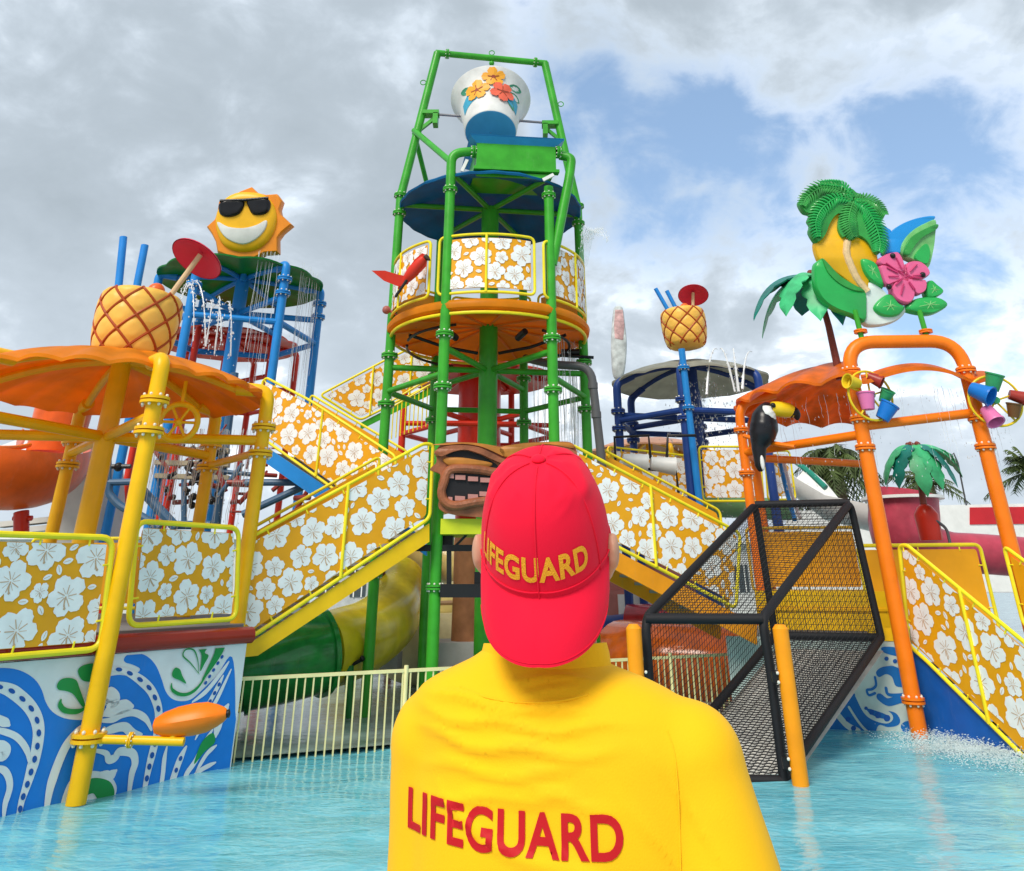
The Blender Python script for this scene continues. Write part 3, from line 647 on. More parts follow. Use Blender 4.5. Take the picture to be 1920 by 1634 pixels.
# ------------------------------------------------------------------ upper left staircase
ua, ub = D(492, 822, 17.3), D(720, 985, 16.2); UP = vplane((ua.x, ua.y, 0), (ub.x, ub.y, 0))
poly = UP.pxs([(492, 822), (609, 905), (742, 1003), (742, 856), (579, 750), (500, 709), (492, 716)])
railing('floral panel beside the upper stairs above the blue stringer', GR2, UP, poly, 31, posts=(UP.px(598, 850)[0],), rt=.028, s0=1.0)
us = thing('staircase', 'upper left staircase with a blue stringer coming down towards the landing', 'staircase', UP(0, 0, -.6))
MB().slab(UP.pxs([(488, 832), (609, 912), (742, 1008), (742, 1040), (602, 942), (488, 862)]), UP, -.07, -.02).build('stringer', BLU, us, 0)
MB().slab(UP.pxs([(488, 832), (609, 912), (742, 1008), (742, 1040), (602, 942), (488, 862)]), UP, -1.3, -1.25).build('stringer', BLU, us, 0)
q_ = UP.pxs([(495, 840), (735, 1012)])
for k in range(12):
    f = (k+.5)/12; MB().box(UP(q_[0][0]+(q_[1][0]-q_[0][0])*f, q_[0][1]+(q_[1][1]-q_[0][1])*f-.06, -.66), (.26, 1.16, .05), rz=math.atan2(UP.ex.y, UP.ex.x)).build('tread', MATS['grey_tread'], us, 0)
UPb = Plane(UP.o-UP.n*1.3, UP.ex, UP.ey); tb_ = UPb.pxs([(583, 740), (765, 848)])
railing('plain amber far side railing of the upper left stairs', GR2, UPb, [(tb_[0][0], tb_[0][1]-1.1), (tb_[1][0], tb_[1][1]-1.1), tb_[1], tb_[0]], 32, prnt=False, rt=.026)
# top flight behind
ta, tb2 = D(600, 745, 19.3), D(800, 722, 19.9); TP = vplane((ta.x, ta.y, 0), (tb2.x, tb2.y, 0))
railing('distant floral panel rising to the right behind the green tower', GR2, TP, TP.pxs([(600, 741), (676, 788), (815, 718), (815, 632), (720, 677)]), 33, posts=(TP.px(697, 730)[0], TP.px(770, 700)[0]), rt=.028, s0=.95)
ts = thing('staircase', 'far yellow stair flight with lime handrails behind the left green column', 'staircase', TP(0, 0, -.6))
MB().slab(TP.pxs([(676, 793), (815, 722), (815, 736), (676, 806)]), TP, -.06, -.02).build('stringer', GRN, ts, 0)
for k in range(9):
    a_ = D(738+k*8, 762-k*4.4, 19.0); MB().tube([a_, a_+Vector((0, 0, -.75-.02*k))], .014, 6).build('baluster', LIME, ts)
for dv in (0, 12): MB().tube([D(732, 766-dv, 19), D(806, 722-dv, 19)], .022, 8).build('handrail', LIME, ts)
# ================================================================== CENTRAL TOWER
TC = Vector((-.51, 16.8, 0)); TR = 2.1; TPH = 8
tw = thing('bucket_tower', 'tall green pipe tower with orange floor pod and blue disc roof in the centre', 'tower', TC)
ca = {k: TPH+a for k, a in (('R', 0), ('BR', 60), ('BL', 120), ('L', 180), ('FL', 240), ('FR', 300))}
cp = {k: polar(TC, TR, a, 0) for k, a in ca.items()}
ZT = 14.3; TL = Vector((-1.91, 16.6, ZT)); TRt = Vector((.86, 17.05, ZT)); ZK = 10.15
def col(pts, r_=.102, name='column'): return MB().tube(pts, r_, 16).build(name, GRN, tw)
up = lambda p, z: Vector((p.x, p.y, z))
col([cp['L'], up(cp['L'], ZK), TL]); col([cp['R'], up(cp['R'], ZK), TRt])
for k in ('BL', 'BR'): col([cp[k], up(cp[k], 10.0)])
bxl = D(884, 275, 14.9)
col(fillet([cp['FL'], up(cp['FL'], 10.42), Vector((bxl.x+.1, cp['FL'].y+.05, 10.50))], .42, 8))
col([cp['FR'], up(cp['FR'], 9.75)])
col(fillet([up(cp['FR'], 8.0)+Vector((.04, .05, 0)), D(1068, 330, 15.2), D(1072, 296, 15.2), D(1050, 292, 15.25)], .35, 7))
col([TL+Vector((-.05, -.01, 0)), TRt+Vector((.05, .01, 0))], .085, 'top_bar')
col([TC, up(TC, 10.0)], .20, 'centre_column')
for z in (6.2, 9.97):
    for k in ca: col([up(cp[k], z), up(TC, z)], .062, 'beam')
for z in (5.7,):
    ks = ['R', 'BR', 'BL', 'L', 'FL', 'FR']
    for i, k in enumerate(ks):
        if k != 'FL': col([up(cp[k], z), up(cp[ks[(i+1) % 6]], z)], .06, 'beam')
col([up(cp['L'], 11.95)+Vector((.22, 0, 0)), up(cp['FL'], 10.2)], .07, 'beam'); col([up(cp['L'], 11.9)+Vector((.22, .02, 0)), up(cp['BL'], 9.9)], .06, 'beam')
for k in cp:
    for z in (5.45, 6.45): flange(tw, up(cp[k], z), (0, 0, 1), .10, GRN)
for k in ('L', 'R'):
    for z in (9.75, 10.2): flange(tw, up(cp[k], z), (0, 0, 1), .088, GRN)
for k in ('FL', 'FR'): flange(tw, up(cp[k], 9.55), (0, 0, 1), .088, GRN)
for k in ('FL', 'L', 'FR'): flange(tw, up(cp[k], 2.1 if k != 'L' else 2.3), (0, 0, 1), .088, GRN)
xb = (TRt-TL).normalized()
for f in (.09, .91): flange(tw, TL.lerp(TRt, f), xb, .075, GRN)
# eye bolts on the frame
m_ = MB()
for p in (TL.lerp(TRt, .5)+Vector((0, 0, .17)), TL.lerp(up(cp['L'], ZK), .22)+Vector((-.17, 0, 0)), TRt.lerp(up(cp['R'], ZK), .3)+Vector((.17, 0, 0))):
    m_.tube([p+Vector((.07*math.cos(a), 0, .07*math.sin(a))) for a in [2*PI*k/14 for k in range(14)]], .012, 6, closed=True)
m_.ball(TL.lerp(TRt, .5)-Vector((0, 0, .16)), .07); m_.split('eye_bolt', GRN, tw)
# pod floor
m_ = MB(); n_ = 72
def ring(r_, z): return [TC+Vector((r_*math.cos(2*PI*i/n_), r_*math.sin(2*PI*i/n_), z)) for i in range(n_)]
pr = [(.16, 7.17), (.9, 7.08), (1.6, 6.99), (2.02, 6.92), (2.10, 6.9), (2.18, 6.94), (2.20, 7.03), (2.14, 7.11), (2.05, 7.13), (.1, 7.2)]
m_.lathe(pr, TC, n_, mod=lambda a, i, z: 1); m_.build('pod_floor', CANO, tw, 50)
m_ = MB()
for k in range(12):
    a = 2*PI*k/12+.2; m_.tube([TC+Vector((r_*math.cos(a), r_*math.sin(a), z)) for r_, z in ((.2, 7.15), (.9, 7.065), (1.6, 6.975), (2.05, 6.9))], .03, 6)
m_.split('underside_rib', mat('dark_orange_rib', hexc(.80, .19, .008), .45), tw)
m_ = MB(); m_.tube([TC+Vector((2.10*math.cos(a), 2.10*math.sin(a), 6.85)) for a in [2*PI*i/60 for i in range(60)]], .035, 8, closed=True); m_.build('ring_pipe', LIME, tw)
# black supply pipes below the pod
m_ = MB()
for a0, a1, z in ((196, 250, 6.73), (120, 196, 6.65), (310, 372, 6.7)): m_.tube([polar(TC, 1.75, a, z) for a in range(a0, a1+1, 6)], .03, 8)
for a in (205, 335): m_.tube([polar(TC, .25, a, 6.55), polar(TC, 1.0, a, 6.6), polar(TC, 1.8, a, 6.77)], .035, 8)
for a in (240, 300): m_.tube([polar(TC, 1.25, a, 6.61), polar(TC, 1.55, a, 6.68)], .07, 10)
m_.tube([up(cp['R'], 6.55)+Vector((-.5, -.1, .1)), up(cp['R'], 6.55)+Vector((-.1, -.1, .1))], .07, 10); m_.tube([up(cp['R'], 6.47)+Vector((-.6, -.15, .1)), up(cp['R'], 6.47)+Vector((.2, -.15, .05))], .035, 8)
m_.split('supply_pipe', BLK, tw)
gp = thing('water_pipe', 'dark grey water pipe bending down beside the right green column', 'pipe', D(1125, 838, 16.0))
pts = [D(985, 672, 17.0), D(1035, 684, 16.2), D(1108, 688, 16.0), D(1126, 845, 16.0), D(1140, 1000, 16.0)]
MB().tube(fillet(pts, .3, 7), .085, 14).build('pipe', GPIPE, gp)
m_ = MB()
for f in (.2, .55): p = pts[2].lerp(pts[3], f); m_.tube([p, p+Vector((0, 0, -.12))], .1, 14)
m_.split('coupling', GPIPE, gp)
# pod railing panels (curved)
GRP = 'curved floral panels round the tower pod'
def cyl(a0, r_=2.12): return lambda u, v, w_=0.: polar(TC, r_+w_, a0+math.degrees(u/r_), v)
plab = {242: 'curved floral panel facing front between the two front green columns of the tower', 182: 'curved floral panel on the left of the tower pod beside the red bird', 302: 'curved floral panel on the right of the tower pod', 2: 'curved panel at the right rear of the tower pod', 62: 'curved panel at the back of the tower pod', 122: 'curved panel at the left rear of the tower pod'}
for a0, lb in plab.items():
    L_ = R(54)*2.12; reg = [(0, 7.25), (L_, 7.25), (L_, 8.47), (0, 8.47)]
    reg = [(p.x, p.y) for p in dens([(p[0], p[1], 0) for p in reg], .3, True)]
    t = thing('pod_panel', lb, 'railing', polar(TC, 2.12, a0+27, 7.25), GRP); mp = cyl(a0+1)
    base = [(0, 7.25), (L_, 7.25), (L_, 8.47), (0, 8.47)]
    path = dens(fillet([(p[0], p[1], 0) for p in base], .13, 5, True), .10, True)
    MB().tube([mp(p.x, p.y) for p in path], .030, 10, closed=True).build('frame', LIME, t)
    m_ = MB(); nn = 16
    for j in (0, 1):
        for i in range(nn+1): m_.v.append(mp(.08+(L_-.16)*i/nn, 7.33 if j == 0 else 8.39))
    m_.f = [(i, i+1, nn+2+i, nn+1+i) for i in range(nn)]; m_.build('sheet', AMB, t, 60)
    # print in narrow strips so that it follows the curve
    Wp, Vp = floral([(.09, 7.34), (L_-.09, 7.34), (L_-.09, 8.38), (.09, 8.38)], 40+a0, .98); A_, B_ = MB(), MB(); ns = 14
    for s_ in range(ns):
        x0_, x1_ = .09+(L_-.18)*s_/ns, .09+(L_-.18)*(s_+1)/ns; sr = [(x0_, 7.25), (x1_, 7.25), (x1_, 8.55), (x0_, 8.55)]
        for i, p in enumerate(Wp):
            q = clip(p, sr); 
            if len(q) > 2 and abs(area(q)) > 1e-5: A_.flat(q, mp, .012+.0008*(i % 3))
        for i, p in enumerate(Vp):
            q = clip(p, sr)
            if len(q) > 2 and abs(area(q)) > 1e-7: B_.flat(q, mp, .016+.0005*(i % 3))
    A_.stuff('floral_print', WHT, t, 0); B_.stuff('vein_print', VEIN, t, 0)
    MB().tube([mp(L_*.5, 7.25, .025), mp(L_*.5, 8.47, .025)], .026, 8).build('post', LIME, t)
# blue disc roof
m_ = MB(); prof = [(r_, z-.20) for r_, z in [(.1, 10.42), (.8, 10.38), (1.5, 10.26), (2.02, 10.10), (2.10, 10.05), (2.12, 10.09), (2.04, 10.16), (1.5, 10.32), (.8, 10.46), (.05, 10.52)]]
m_.lathe(prof, TC, 96, mod=lambda a, i, z: 1+.006*math.sin(24*a)); m_.build('disc_roof', CANB, tw, 50)
# chute box below the bucket
bl = D(893, 318, 14.75); br = D(1043, 325, 15.05); X_ = (br-bl).normalized(); Yb = Vector((-X_.y, X_.x, 0)); L_ = (br-bl).length
def bx(a, b, z0, z1, y0, y1): return [bl+X_*x+Yb*y+Vector((0, 0, z-bl.z)) for z in (z0, z1) for x, y in ((a, y0), (b, y0), (b, y1), (a, y1))]
BF = [(0, 3, 2, 1), (4, 5, 6, 7), (0, 1, 5, 4), (1, 2, 6, 5), (2, 3, 7, 6), (3, 0, 4, 7)]
m_ = MB(); m_.add(bx(0, L_, 10.05, 10.62, 0, .05), BF); m_.add(bx(0, .05, 10.05, 10.62, .05, 1.3), BF); m_.add(bx(L_-.05, L_, 10.05, 10.62, .05, 1.3), BF); m_.add(bx(.05, L_-.05, 10.05, 10.10, .05, 1.3), BF)
m_.add(bx(-.06, L_+.06, 9.97, 10.04, -.06, .1), BF); m_.add(bx(.0, L_-.1, 9.84, 9.93, .0, .06), BF); m_.build('chute_box', GRN, tw, 0)
m_ = MB(); z0, z1 = 10.62, 10.74
o4 = bx(0, L_, z0, z0, 0, 1.3)[:4]; e4 = [bl+X_*x+Yb*y+Vector((0, 0, z1-bl.z)) for x, y in ((-.16, -.12), (L_+.18, -.12), (L_+.18, 1.45), (-.16, 1.45))]
m_.add(o4+e4, [(0, 1, 5, 4), (1, 2, 6, 5), (2, 3, 7, 6), (3, 0, 4, 7)]); m_.add([p+Vector((0, 0, .03)) for p in o4+e4], [(0, 1, 5, 4), (1, 2, 6, 5), (2, 3, 7, 6), (3, 0, 4, 7)])
m_.build('splash_tray', mat('sky_blue_fibreglass', hexc(.03, .27, .56), .35), tw, 0)
for a_, b_ in (((876, 300), (866, 322)), ((1038, 328), (1018, 338))): MB().beam(D(*a_, 14.9), D(*b_, 14.9), .04, .07).build('bracket', WHITE, tw, 0)
for p, d_ in ((D(888, 285, 14.85), X_), (D(1046, 286, 15.1), X_)): flange(tw, p, d_, .08, GRN)
# shaft and brackets
sL = TL.lerp(up(cp['L'], ZK), .44); sR = TRt.lerp(up(cp['R'], ZK), .44)
MB().tube([sL, sR], .032, 10).build('shaft', mat('steel_shaft', hexc(.35, .34, .36), .35, metal=.8), tw)
m_ = MB()
for p, s_ in ((sL, 1), (sR, -1)):
    m_.box(p+Vector((s_*.22, 0, -.02)), (.40, .26, .10)); m_.box(p+Vector((s_*.34, 0, -.20)), (.12, .26, .30)); m_.beam(p+Vector((s_*-.06, 0, -.5)), p+Vector((s_*.34, 0, -.12)), .08, .08)
m_.split('shaft_bracket', GRN, tw, 0)
# tipping bucket
BW = mat('bucket_white', hexc(.72, .72, .70), .4, var=.1, dirt=.12)
bk = thing('tipping_bucket', 'white flared tipping bucket with blue base and painted flowers, hung in the green top frame', 'bucket', D(920, 243, 16.1))
b0 = D(920, 248, 16.15); ax = Vector((-.02, .43, .90)).normalized(); LB = 1.38
prof = [(.60, 0), (.62, .03), (.66, .35), (.72, .75), (.80, 1.05), (.90, 1.26), (.985, 1.37), (1.0, 1.40), (.97, 1.42), (.88, 1.30), (.78, 1.08), (.70, .75), (.62, .1), (.01, .08)]
m_ = MB().lathe([(.585, -.012), (.585, .0)]+prof, b0, 64, ax, cap=False); m_.build('shell', BW, bk, 40)
MB().lathe([(.01, -.03), (.57, -.03), (.60, -.012), (.58, .0)], b0, 64, ax, cap=False).build('base_disc', mat('sky_blue_bucket', hexc(.07, .36, .66), .45), bk)
qb = Vector((0, 0, 1)).rotation_difference(ax)
def bmap(deg0):
    def f(u, v, w_=0.):   # u along the girth, v along the axis
        r_ = None
        for (r0, z0), (r1, z1) in zip(prof[:8], prof[1:8]):
            if z0 <= v <= z1: r_ = r0+(r1-r0)*(v-z0)/(z1-z0)
        r_ = (r_ or .6)+w_; a = R(deg0)+u/.75; return b0+qb @ Vector((r_*math.cos(a), r_*math.sin(a), v))
    return f
bm_ = bmap(268); rg = random.Random(4)
m_ = MB(); xs_ = [i/16 for i in range(17)]
for sg, u0_, u1_ in ((1, -.85, -.28), (1, .12, .9)):
    for i in range(12):
        a_, b_ = u0_+(u1_-u0_)*i/12, u0_+(u1_-u0_)*(i+1)/12; h = lambda u: (.62+.34*(1-((u+.0)/1.0)**2))
        m_.add([bm_(a_, h(a_)-.40, .008), bm_(b_, h(b_)-.40, .008), bm_(b_, h(b_)-.02, .008), bm_(a_, h(a_)-.02, .008)], [(0, 1, 2, 3)])
m_.build('blue_band_print', mat('teal_band_print', hexc(.05, .36, .55), .45), bk, 0)
def fl_(cx, cy, s_, m, nm, w_):
    p = [q for q in blob(cx, cy, s_, rg.uniform(0, 6), rg, 60)]; cc = (cx, cy); mm = MB()
    for i in range(60): mm.add([bm_(*cc, w_), bm_(*p[i], w_), bm_(*p[(i+1) % 60], w_)], [(0, 1, 2)])
    mm.build(nm, m, bk, 0)
    mm = MB()
    for k in range(5): a = 2*PI*k/5+.4; mm.ribbon([(cx+s_*.15*math.cos(a), cy+s_*.15*math.sin(a)), (cx+s_*.5*math.cos(a), cy+s_*.5*math.sin(a))], .022, bm_, w_+.004, False)
    mm.flat([(cx+.05*math.cos(k), cy+.05*math.sin(k)) for k in range(6)], bm_, w_+.006); mm.build('flower_centre', mat('dark_red_print', hexc(.30, .05, .02), .5), bk, 0)
FO = mat('orange_flower_print', hexc(.86, .38, .03), .45); FR_ = mat('coral_flower_print', hexc(.78, .13, .07), .45)
fl_(-.30, .78, .33, FO, 'orange_flower', .030); fl_(.10, 1.10, .25, FO, 'orange_flower', .038); fl_(.34, .70, .31, FR_, 'coral_flower', .046)
m_ = MB()
for cx, cy, l, ro in ((-.60, .98, .40, 2.6), (.66, 1.05, .42, .4), (.60, .50, .50, -.9), (.72, .80, .44, .1)): m_.flat(leafp(cx, cy, l, .20, ro), bm_, .012)
m_.split('leaf_print', mat('leaf_green_print', hexc(.05, .27, .16), .45), bk, 0)
# red bird on the left of the pod
BIRD = mat('scarlet_bird_paint', hexc(.70, .035, .015), .35)
bd = thing('parrot_figure', 'scarlet parrot figure with spread wings perched on the left rim of the tower pod', 'figure', D(765, 520, 14.9))
m_ = MB(); c = D(772, 512, 14.9)
axb = (D(795, 488, 14.8)-D(760, 530, 15)).normalized(); m_.lathe([(.02, -.42), (.05, -.3), (.10, -.12), (.13, .05), (.11, .2), (.10, .3), (.075, .38), (.02, .42)], c, 14, axb); m_.build('body', BIRD, bd)
m_ = MB(); pl = Plane(c, (1, 0, 0), (0, -.25, 1)); m_.slab([pl.px(*p) for p in [(770, 520), (745, 515), (722, 508), (697, 508), (720, 527), (748, 538), (765, 533)]], pl, -.02, .03); m_.slab([pl.px(*p) for p in [(770, 500), (778, 488), (792, 476), (803, 480), (800, 500), (785, 515)]], pl, .04, .08)
m_.split('wing', BIRD, bd, 40); m_ = MB(); h_ = c+axb*.42; m_.lathe([(.06, 0), (.05, .07), (.01, .15)], h_, 10, Vector((.6, -.2, -.5)).normalized()); m_.build('beak', mat('dark_beak', hexc(.06, .03, .02), .4), bd)
MB().tube([c, D(742, 556, 14.9), polar(TC, 2.1, 205, 7.6)], .03, 8).build('perch', BLK, bd)
m_ = MB(); m_.ball(polar(TC, 2.25, 196, 7.35), .09); m_.tube([polar(TC, 2.2, 196, 7.35), polar(TC, 1.6, 200, 7.0)], .03, 8); tag(m_.build('spray_nozzle', mat('dull_red_nozzle', hexc(.40, .12, .10), .5)), 'small dull red spray nozzle at the lower left rim of the tower pod', 'nozzle')

# landing, tiki mask, right staircase
ld = thing('landing', 'lime yellow landing under the carved tiki mask between the stairs', 'platform', (-.3, 15.1, 3.1))
la, lb = D(826, 985, 14.45), D(1075, 985, 14.75)
MB().add([la+Vector((0, 0, -.14)), lb+Vector((0, 0, -.14)), lb+Vector((0, 0, .10)), la+Vector((0, 0, .10)), la+Vector((0, 1.4, -.14)), lb+Vector((0, 1.4, -.14)), lb+Vector((0, 1.4, .10)), la+Vector((0, 1.4, .10))], [(0, 1, 2, 3), (4, 7, 6, 5), (0, 4, 5, 1), (3, 2, 6, 7), (0, 3, 7, 4), (1, 5, 6, 2)]).build('deck_edge', mat('lime_edge_paint', hexc(.62, .66, .02), .4, dirt=.1), ld, 0)
m_ = MB(); m_.beam(D(752, 1028, 14.9), D(905, 1028, 14.9), .12, .10); m_.beam(D(842, 1030, 14.9), D(842, 1110, 14.9), .08, .08); m_.beam(D(826, 1108, 14.8), D(908, 1108, 14.8), .16, .20); m_.box(D(832, 1006, 15.2), (.35, .3, .30)); m_.box(D(905, 1092, 15.2), (.28, .3, .32)); m_.beam(D(850, 1028, 14.9), D(880, 998, 14.9), .04, .04)
m_.split('black_bracket', BLK, ld, 0)
WOOD = mat('carved_brown_resin', hexc(.33, .105, .045), .42, var=.25, bump=.6, bscale=14, dirt=.05); WOODD = mat('mask_ochre', hexc(.50, .19, .03), .45, var=.2); DARK = mat('mask_black', hexc(.012, .010, .012), .5); TOO = mat('mask_pink_teeth', hexc(.50, .22, .19), .5)
TKP = vplane(D(812, 900, 14.30), D(1080, 900, 14.62)); tk = thing('tiki_mask', 'carved brown tiki mask sign with gaping black mouth, half hidden behind the red cap', 'sign', TKP(1, 0, 0))
z3 = 9.08
def tp_(L_, n=4, c=True): return [(p.x, p.y) for p in crom([TKP.px(800+x/z3, 820+y/z3) for x, y in L_], n, c)]
def mir(L_): return L_    # (right half is traced on as well)
m_ = MB(); m_.slab(tp_([(150, 250), (300, 100), (700, 90), (1250, 150), (1700, 95), (2100, 80), (2450, 90), (2560, 250), (2520, 420), (2620, 560), (2500, 640), (2520, 900), (2440, 1180), (2200, 1320), (1300, 1380), (300, 1280), (220, 1000), (200, 800), (230, 630), (60, 550), (160, 440), (170, 340)]), TKP, -.10, .0); m_.build('mask_board', WOOD, tk)
m_ = MB(); m_.ribbon([p for p in tp_([(160, 290), (350, 215), (640, 190), (900, 250), (1100, 340), (1320, 415), (1600, 330), (1850, 210), (2150, 180), (2420, 240), (2540, 330)], 5, False)], .14, TKP, .07)
M2 = MB(); M2.puff(tp_([(130, 250), (330, 160), (650, 150), (900, 195), (1130, 300), (1330, 385), (1560, 300), (1830, 180), (2120, 150), (2440, 210), (2560, 300), (2470, 340), (2200, 240), (1900, 270), (1620, 390), (1340, 470), (1120, 400), (880, 290), (620, 225), (400, 270), (220, 340)]), TKP, .0, .10, 3, .02); M2.build('brow', WOOD, tk, 60)
M2 = MB(); M2.puff(tp_([(90, 130), (700, 95), (1250, 180), (1320, 330), (1130, 250), (900, 160), (600, 120), (300, 140)]), TKP, 0, .05, 3, .02); M2.puff(tp_([(1250, 180), (1800, 100), (2400, 95), (2500, 190), (2100, 130), (1800, 160), (1500, 270), (1330, 350)]), TKP, 0, .05, 3, .02); M2.split('forehead', WOODD, tk, 60)
m_ = MB(); m_.flat(tp_([(330, 330), (450, 260), (620, 235), (820, 260), (1000, 350), (1180, 460), (1230, 560), (900, 430), (600, 345)]), TKP, .006); m_.flat(tp_([(2400, 330), (2260, 260), (2080, 235), (1880, 260), (1680, 350), (1520, 460), (1460, 560), (1800, 430), (2100, 345)]), TKP, .006)
m_.flat(tp_([(320, 780), (400, 640), (480, 615), (900, 640), (1300, 690), (1700, 650), (2150, 610), (2330, 720), (2360, 900), (2240, 1060), (1900, 1110), (1300, 1040), (800, 1060), (450, 1100), (350, 1000)]), TKP, .006)
m_.split('mask_hollow', DARK, tk, 0)
m_ = MB(); m_.puff(tp_([(280, 370), (560, 350), (850, 390), (1120, 450), (1000, 530), (700, 515), (380, 490)]), TKP, 0, .05, 3, .05); m_.puff(tp_([(2430, 370), (2150, 350), (1860, 390), (1590, 450), (1700, 530), (2010, 515), (2330, 490)]), TKP, 0, .05, 3, .05); m_.split('eyelid', WOODD, tk, 60)
lip = tp_([(300, 760), (330, 640), (400, 560), (560, 540), (900, 560), (1300, 620), (1750, 570), (2200, 540), (2380, 640), (2430, 850), (2360, 1060), (2150, 1170), (1700, 1150), (1300, 1080), (850, 1110), (480, 1170), (300, 1090), (250, 930)], 4)
m_ = MB(); m_.tube([TKP(u, v, .04) for u, v in lip], .075, 10, closed=True); m_.build('lips', WOOD, tk)
for i, (x, y) in enumerate([(425, 665), (570, 690), (785, 715), (995, 735), (1200, 755), (1500, 755), (1700, 735), (1900, 705), (2090, 690), (400, 1060), (565, 1045), (785, 1015), (980, 970), (1180, 960), (1450, 960), (1700, 990), (1900, 1020), (2100, 1050)]):
    wd_ = 170 if i not in (0, 9) else 70
    m_ = MB(); m_.slab(tp_([(x-wd_/2, y-42), (x+wd_/2, y-34), (x+wd_/2, y+42), (x-wd_/2, y+38)], 1), TKP, .01, .05); m_.build('tooth', TOO, tk, 0)
# right stairs
ra, rb = D(1062, 978, 14.75), D(1380, 1141, 15.6); RP = vplane((ra.x, ra.y, 0), (rb.x, rb.y, 0))
railing('floral panel beside the right stairs, seen partly through the black net', GR2, RP, RP.pxs([(1062, 976), (1380, 1141), (1388, 1000), (1075, 836), (1060, 836)]), 51, posts=(RP.px(1224, 980)[0],), rt=.030)
rs = thing('staircase', 'right staircase with an orange stringer going down behind the black net', 'staircase', RP(0, 0, -.6))
ORS = mat('orange_stringer_paint', hexc(.88, .33, .01), .4, dirt=.12)
q_ = RP.pxs([(1062, 984), (1420, 1172), (1420, 1210), (1062, 1020)])
for w_ in (-.06, -1.30): MB().slab(q_, RP, w_, w_+.05).build('stringer', ORS, rs, 0)
for k in range(12):
    f = (k+.5)/12; MB().box(RP(q_[0][0]+(q_[1][0]-q_[0][0])*f, q_[0][1]+(q_[1][1]-q_[0][1])*f-.08, -.68), (.26, 1.16, .05), rz=math.atan2(RP.ex.y, RP.ex.x)).build('tread', MATS['grey_tread'], rs, 0)
RPb = Plane(RP.o-RP.n*1.3, RP.ex, RP.ey); tb_ = RPb.pxs([(1120, 838), (1350, 958)])
railing('plain amber far side railing of the right stairs', GR2, RPb, [(tb_[0][0], tb_[0][1]-1.1), (tb_[1][0], tb_[1][1]-1.1), tb_[1], tb_[0]], 52, prnt=False, rt=.026)

# ================================================================== FENCE
FCM = mat('cream_fence_paint', hexc(.93, .82, .40), .42, dirt=.08)
fn = thing('picket_fence', 'low cream metal picket fence standing along the far edge of the pool', 'fence', F0)
FP = vplane(F0, F1); FL_ = (F1-F0).length; npk = int(FL_/.123)
for v in (.98,): MB().beam(FP(0, v), FP(FL_, v), .035, .045).build('rail', FCM, fn, 0)
pk = None
for i in range(npk):
    p = FP((i+.5)*FL_/npk, .47)
    if pk is None:
        pk = MB().box(p, (.020, .020, 1.0), rz=math.atan2(FP.ex.y, FP.ex.x)).build('picket', FCM, fn, 0); p0 = p
    else:
        o = pk.copy(); COL.objects.link(o); o.parent = fn; o.location = p-p0
for u_ in (0, 2.45, 4.9, 7.35, 9.8): MB().tube([FP(u_, -.02), FP(u_, 1.05)], .035, 12).build('post', FCM, fn)
# ================================================================== BACK LEFT: blue shelter with sun, red shelter, slides
bs = umbrella('mushroom_shelter', 'blue pipe shelter with dark green disc canopy under the smiling sun', (-7.85, 21.8), 2.25, 18, 9.95, (9.0,), .115, BLU, CANG, 2.25, 9.92, 10.12, scal=.03, nsc=12, rings=(8.3,), cen=.19, flz=(9.1, 9.5), bend=.4)
SUNO = mat('sun_orange', hexc(.84, .27, .012), .38, dirt=.08); SUNY = mat('sun_yellow', hexc(.88, .47, .01), .36, dirt=.06); GLS = mat('sunglass_black', hexc(.01, .01, .012), .18)
SPL = Plane(D(465, 425, 21.2), (1, .05, 0), (0, -.10, 1)); z_ = 3.0
def sp_(L_, n=4): return [(p.x, p.y) for p in crom([SPL.px(x/3, 320+y/3) for x, y in L_], n)]
sn = thing('sun_figure', 'smiling orange sun figure wearing black sunglasses above the green disc canopy', 'figure', SPL(0, -1, 0))
rays_ = [(1350, 110), (1415, 85), (1450, 118), (1500, 130), (1560, 125), (1590, 165), (1575, 210), (1580, 240), (1645, 300), (1590, 345), (1565, 380), (1565, 460), (1490, 465), (1450, 485), (1365, 525), (1310, 490), (1260, 480), (1215, 460), (1205, 400), (1180, 350), (1155, 315), (1200, 275), (1215, 230), (1225, 170), (1290, 145)]
MB().puff([SPL.px(x/3, 320+y/3) for x, y in rays_], SPL, -.30, .0, 4, .06).build('rays', SUNO, sn, 40)
MB().puff(sp_([(1380, 122), (1480, 135), (1540, 190), (1560, 280), (1530, 370), (1460, 440), (1360, 462), (1265, 430), (1220, 350), (1215, 260), (1250, 180), (1310, 135)]), SPL, -.02, .16, 6, .30).build('face', SUNY, sn, 60)
SPF = Plane(SPL(0, 0, .17), SPL.ex, SPL.ey)
def sq_(L_, n=4): return [(p.x, p.y) for p in crom([SPL.px(x/3, 320+y/3) for x, y in L_], n)]
m_ = MB(); m_.puff(sq_([(1240, 200), (1290, 175), (1360, 180), (1385, 185), (1380, 220), (1350, 260), (1290, 275), (1245, 255)]), SPF, -.05, .08, 4, .3); m_.puff(sq_([(1395, 180), (1430, 168), (1500, 165), (1528, 185), (1520, 240), (1480, 262), (1430, 258), (1405, 220)]), SPF, -.05, .08, 4, .3)
m_.tube([SPF(*SPL.px(1250/3, 320+185/3), .03), SPF(*SPL.px(1385/3, 320+182/3), .06), SPF(*SPL.px(1520/3, 320+168/3), .03)], .05, 8); m_.build('sunglasses', GLS, sn, 60)
m_ = MB(); m_.puff(sq_([(1230, 300), (1290, 328), (1380, 335), (1460, 315), (1510, 290), (1500, 340), (1450, 395), (1375, 425), (1295, 400), (1250, 355)]), SPF, -.06, .03, 3, .06); m_.build('smile', WHITE, sn, 60)
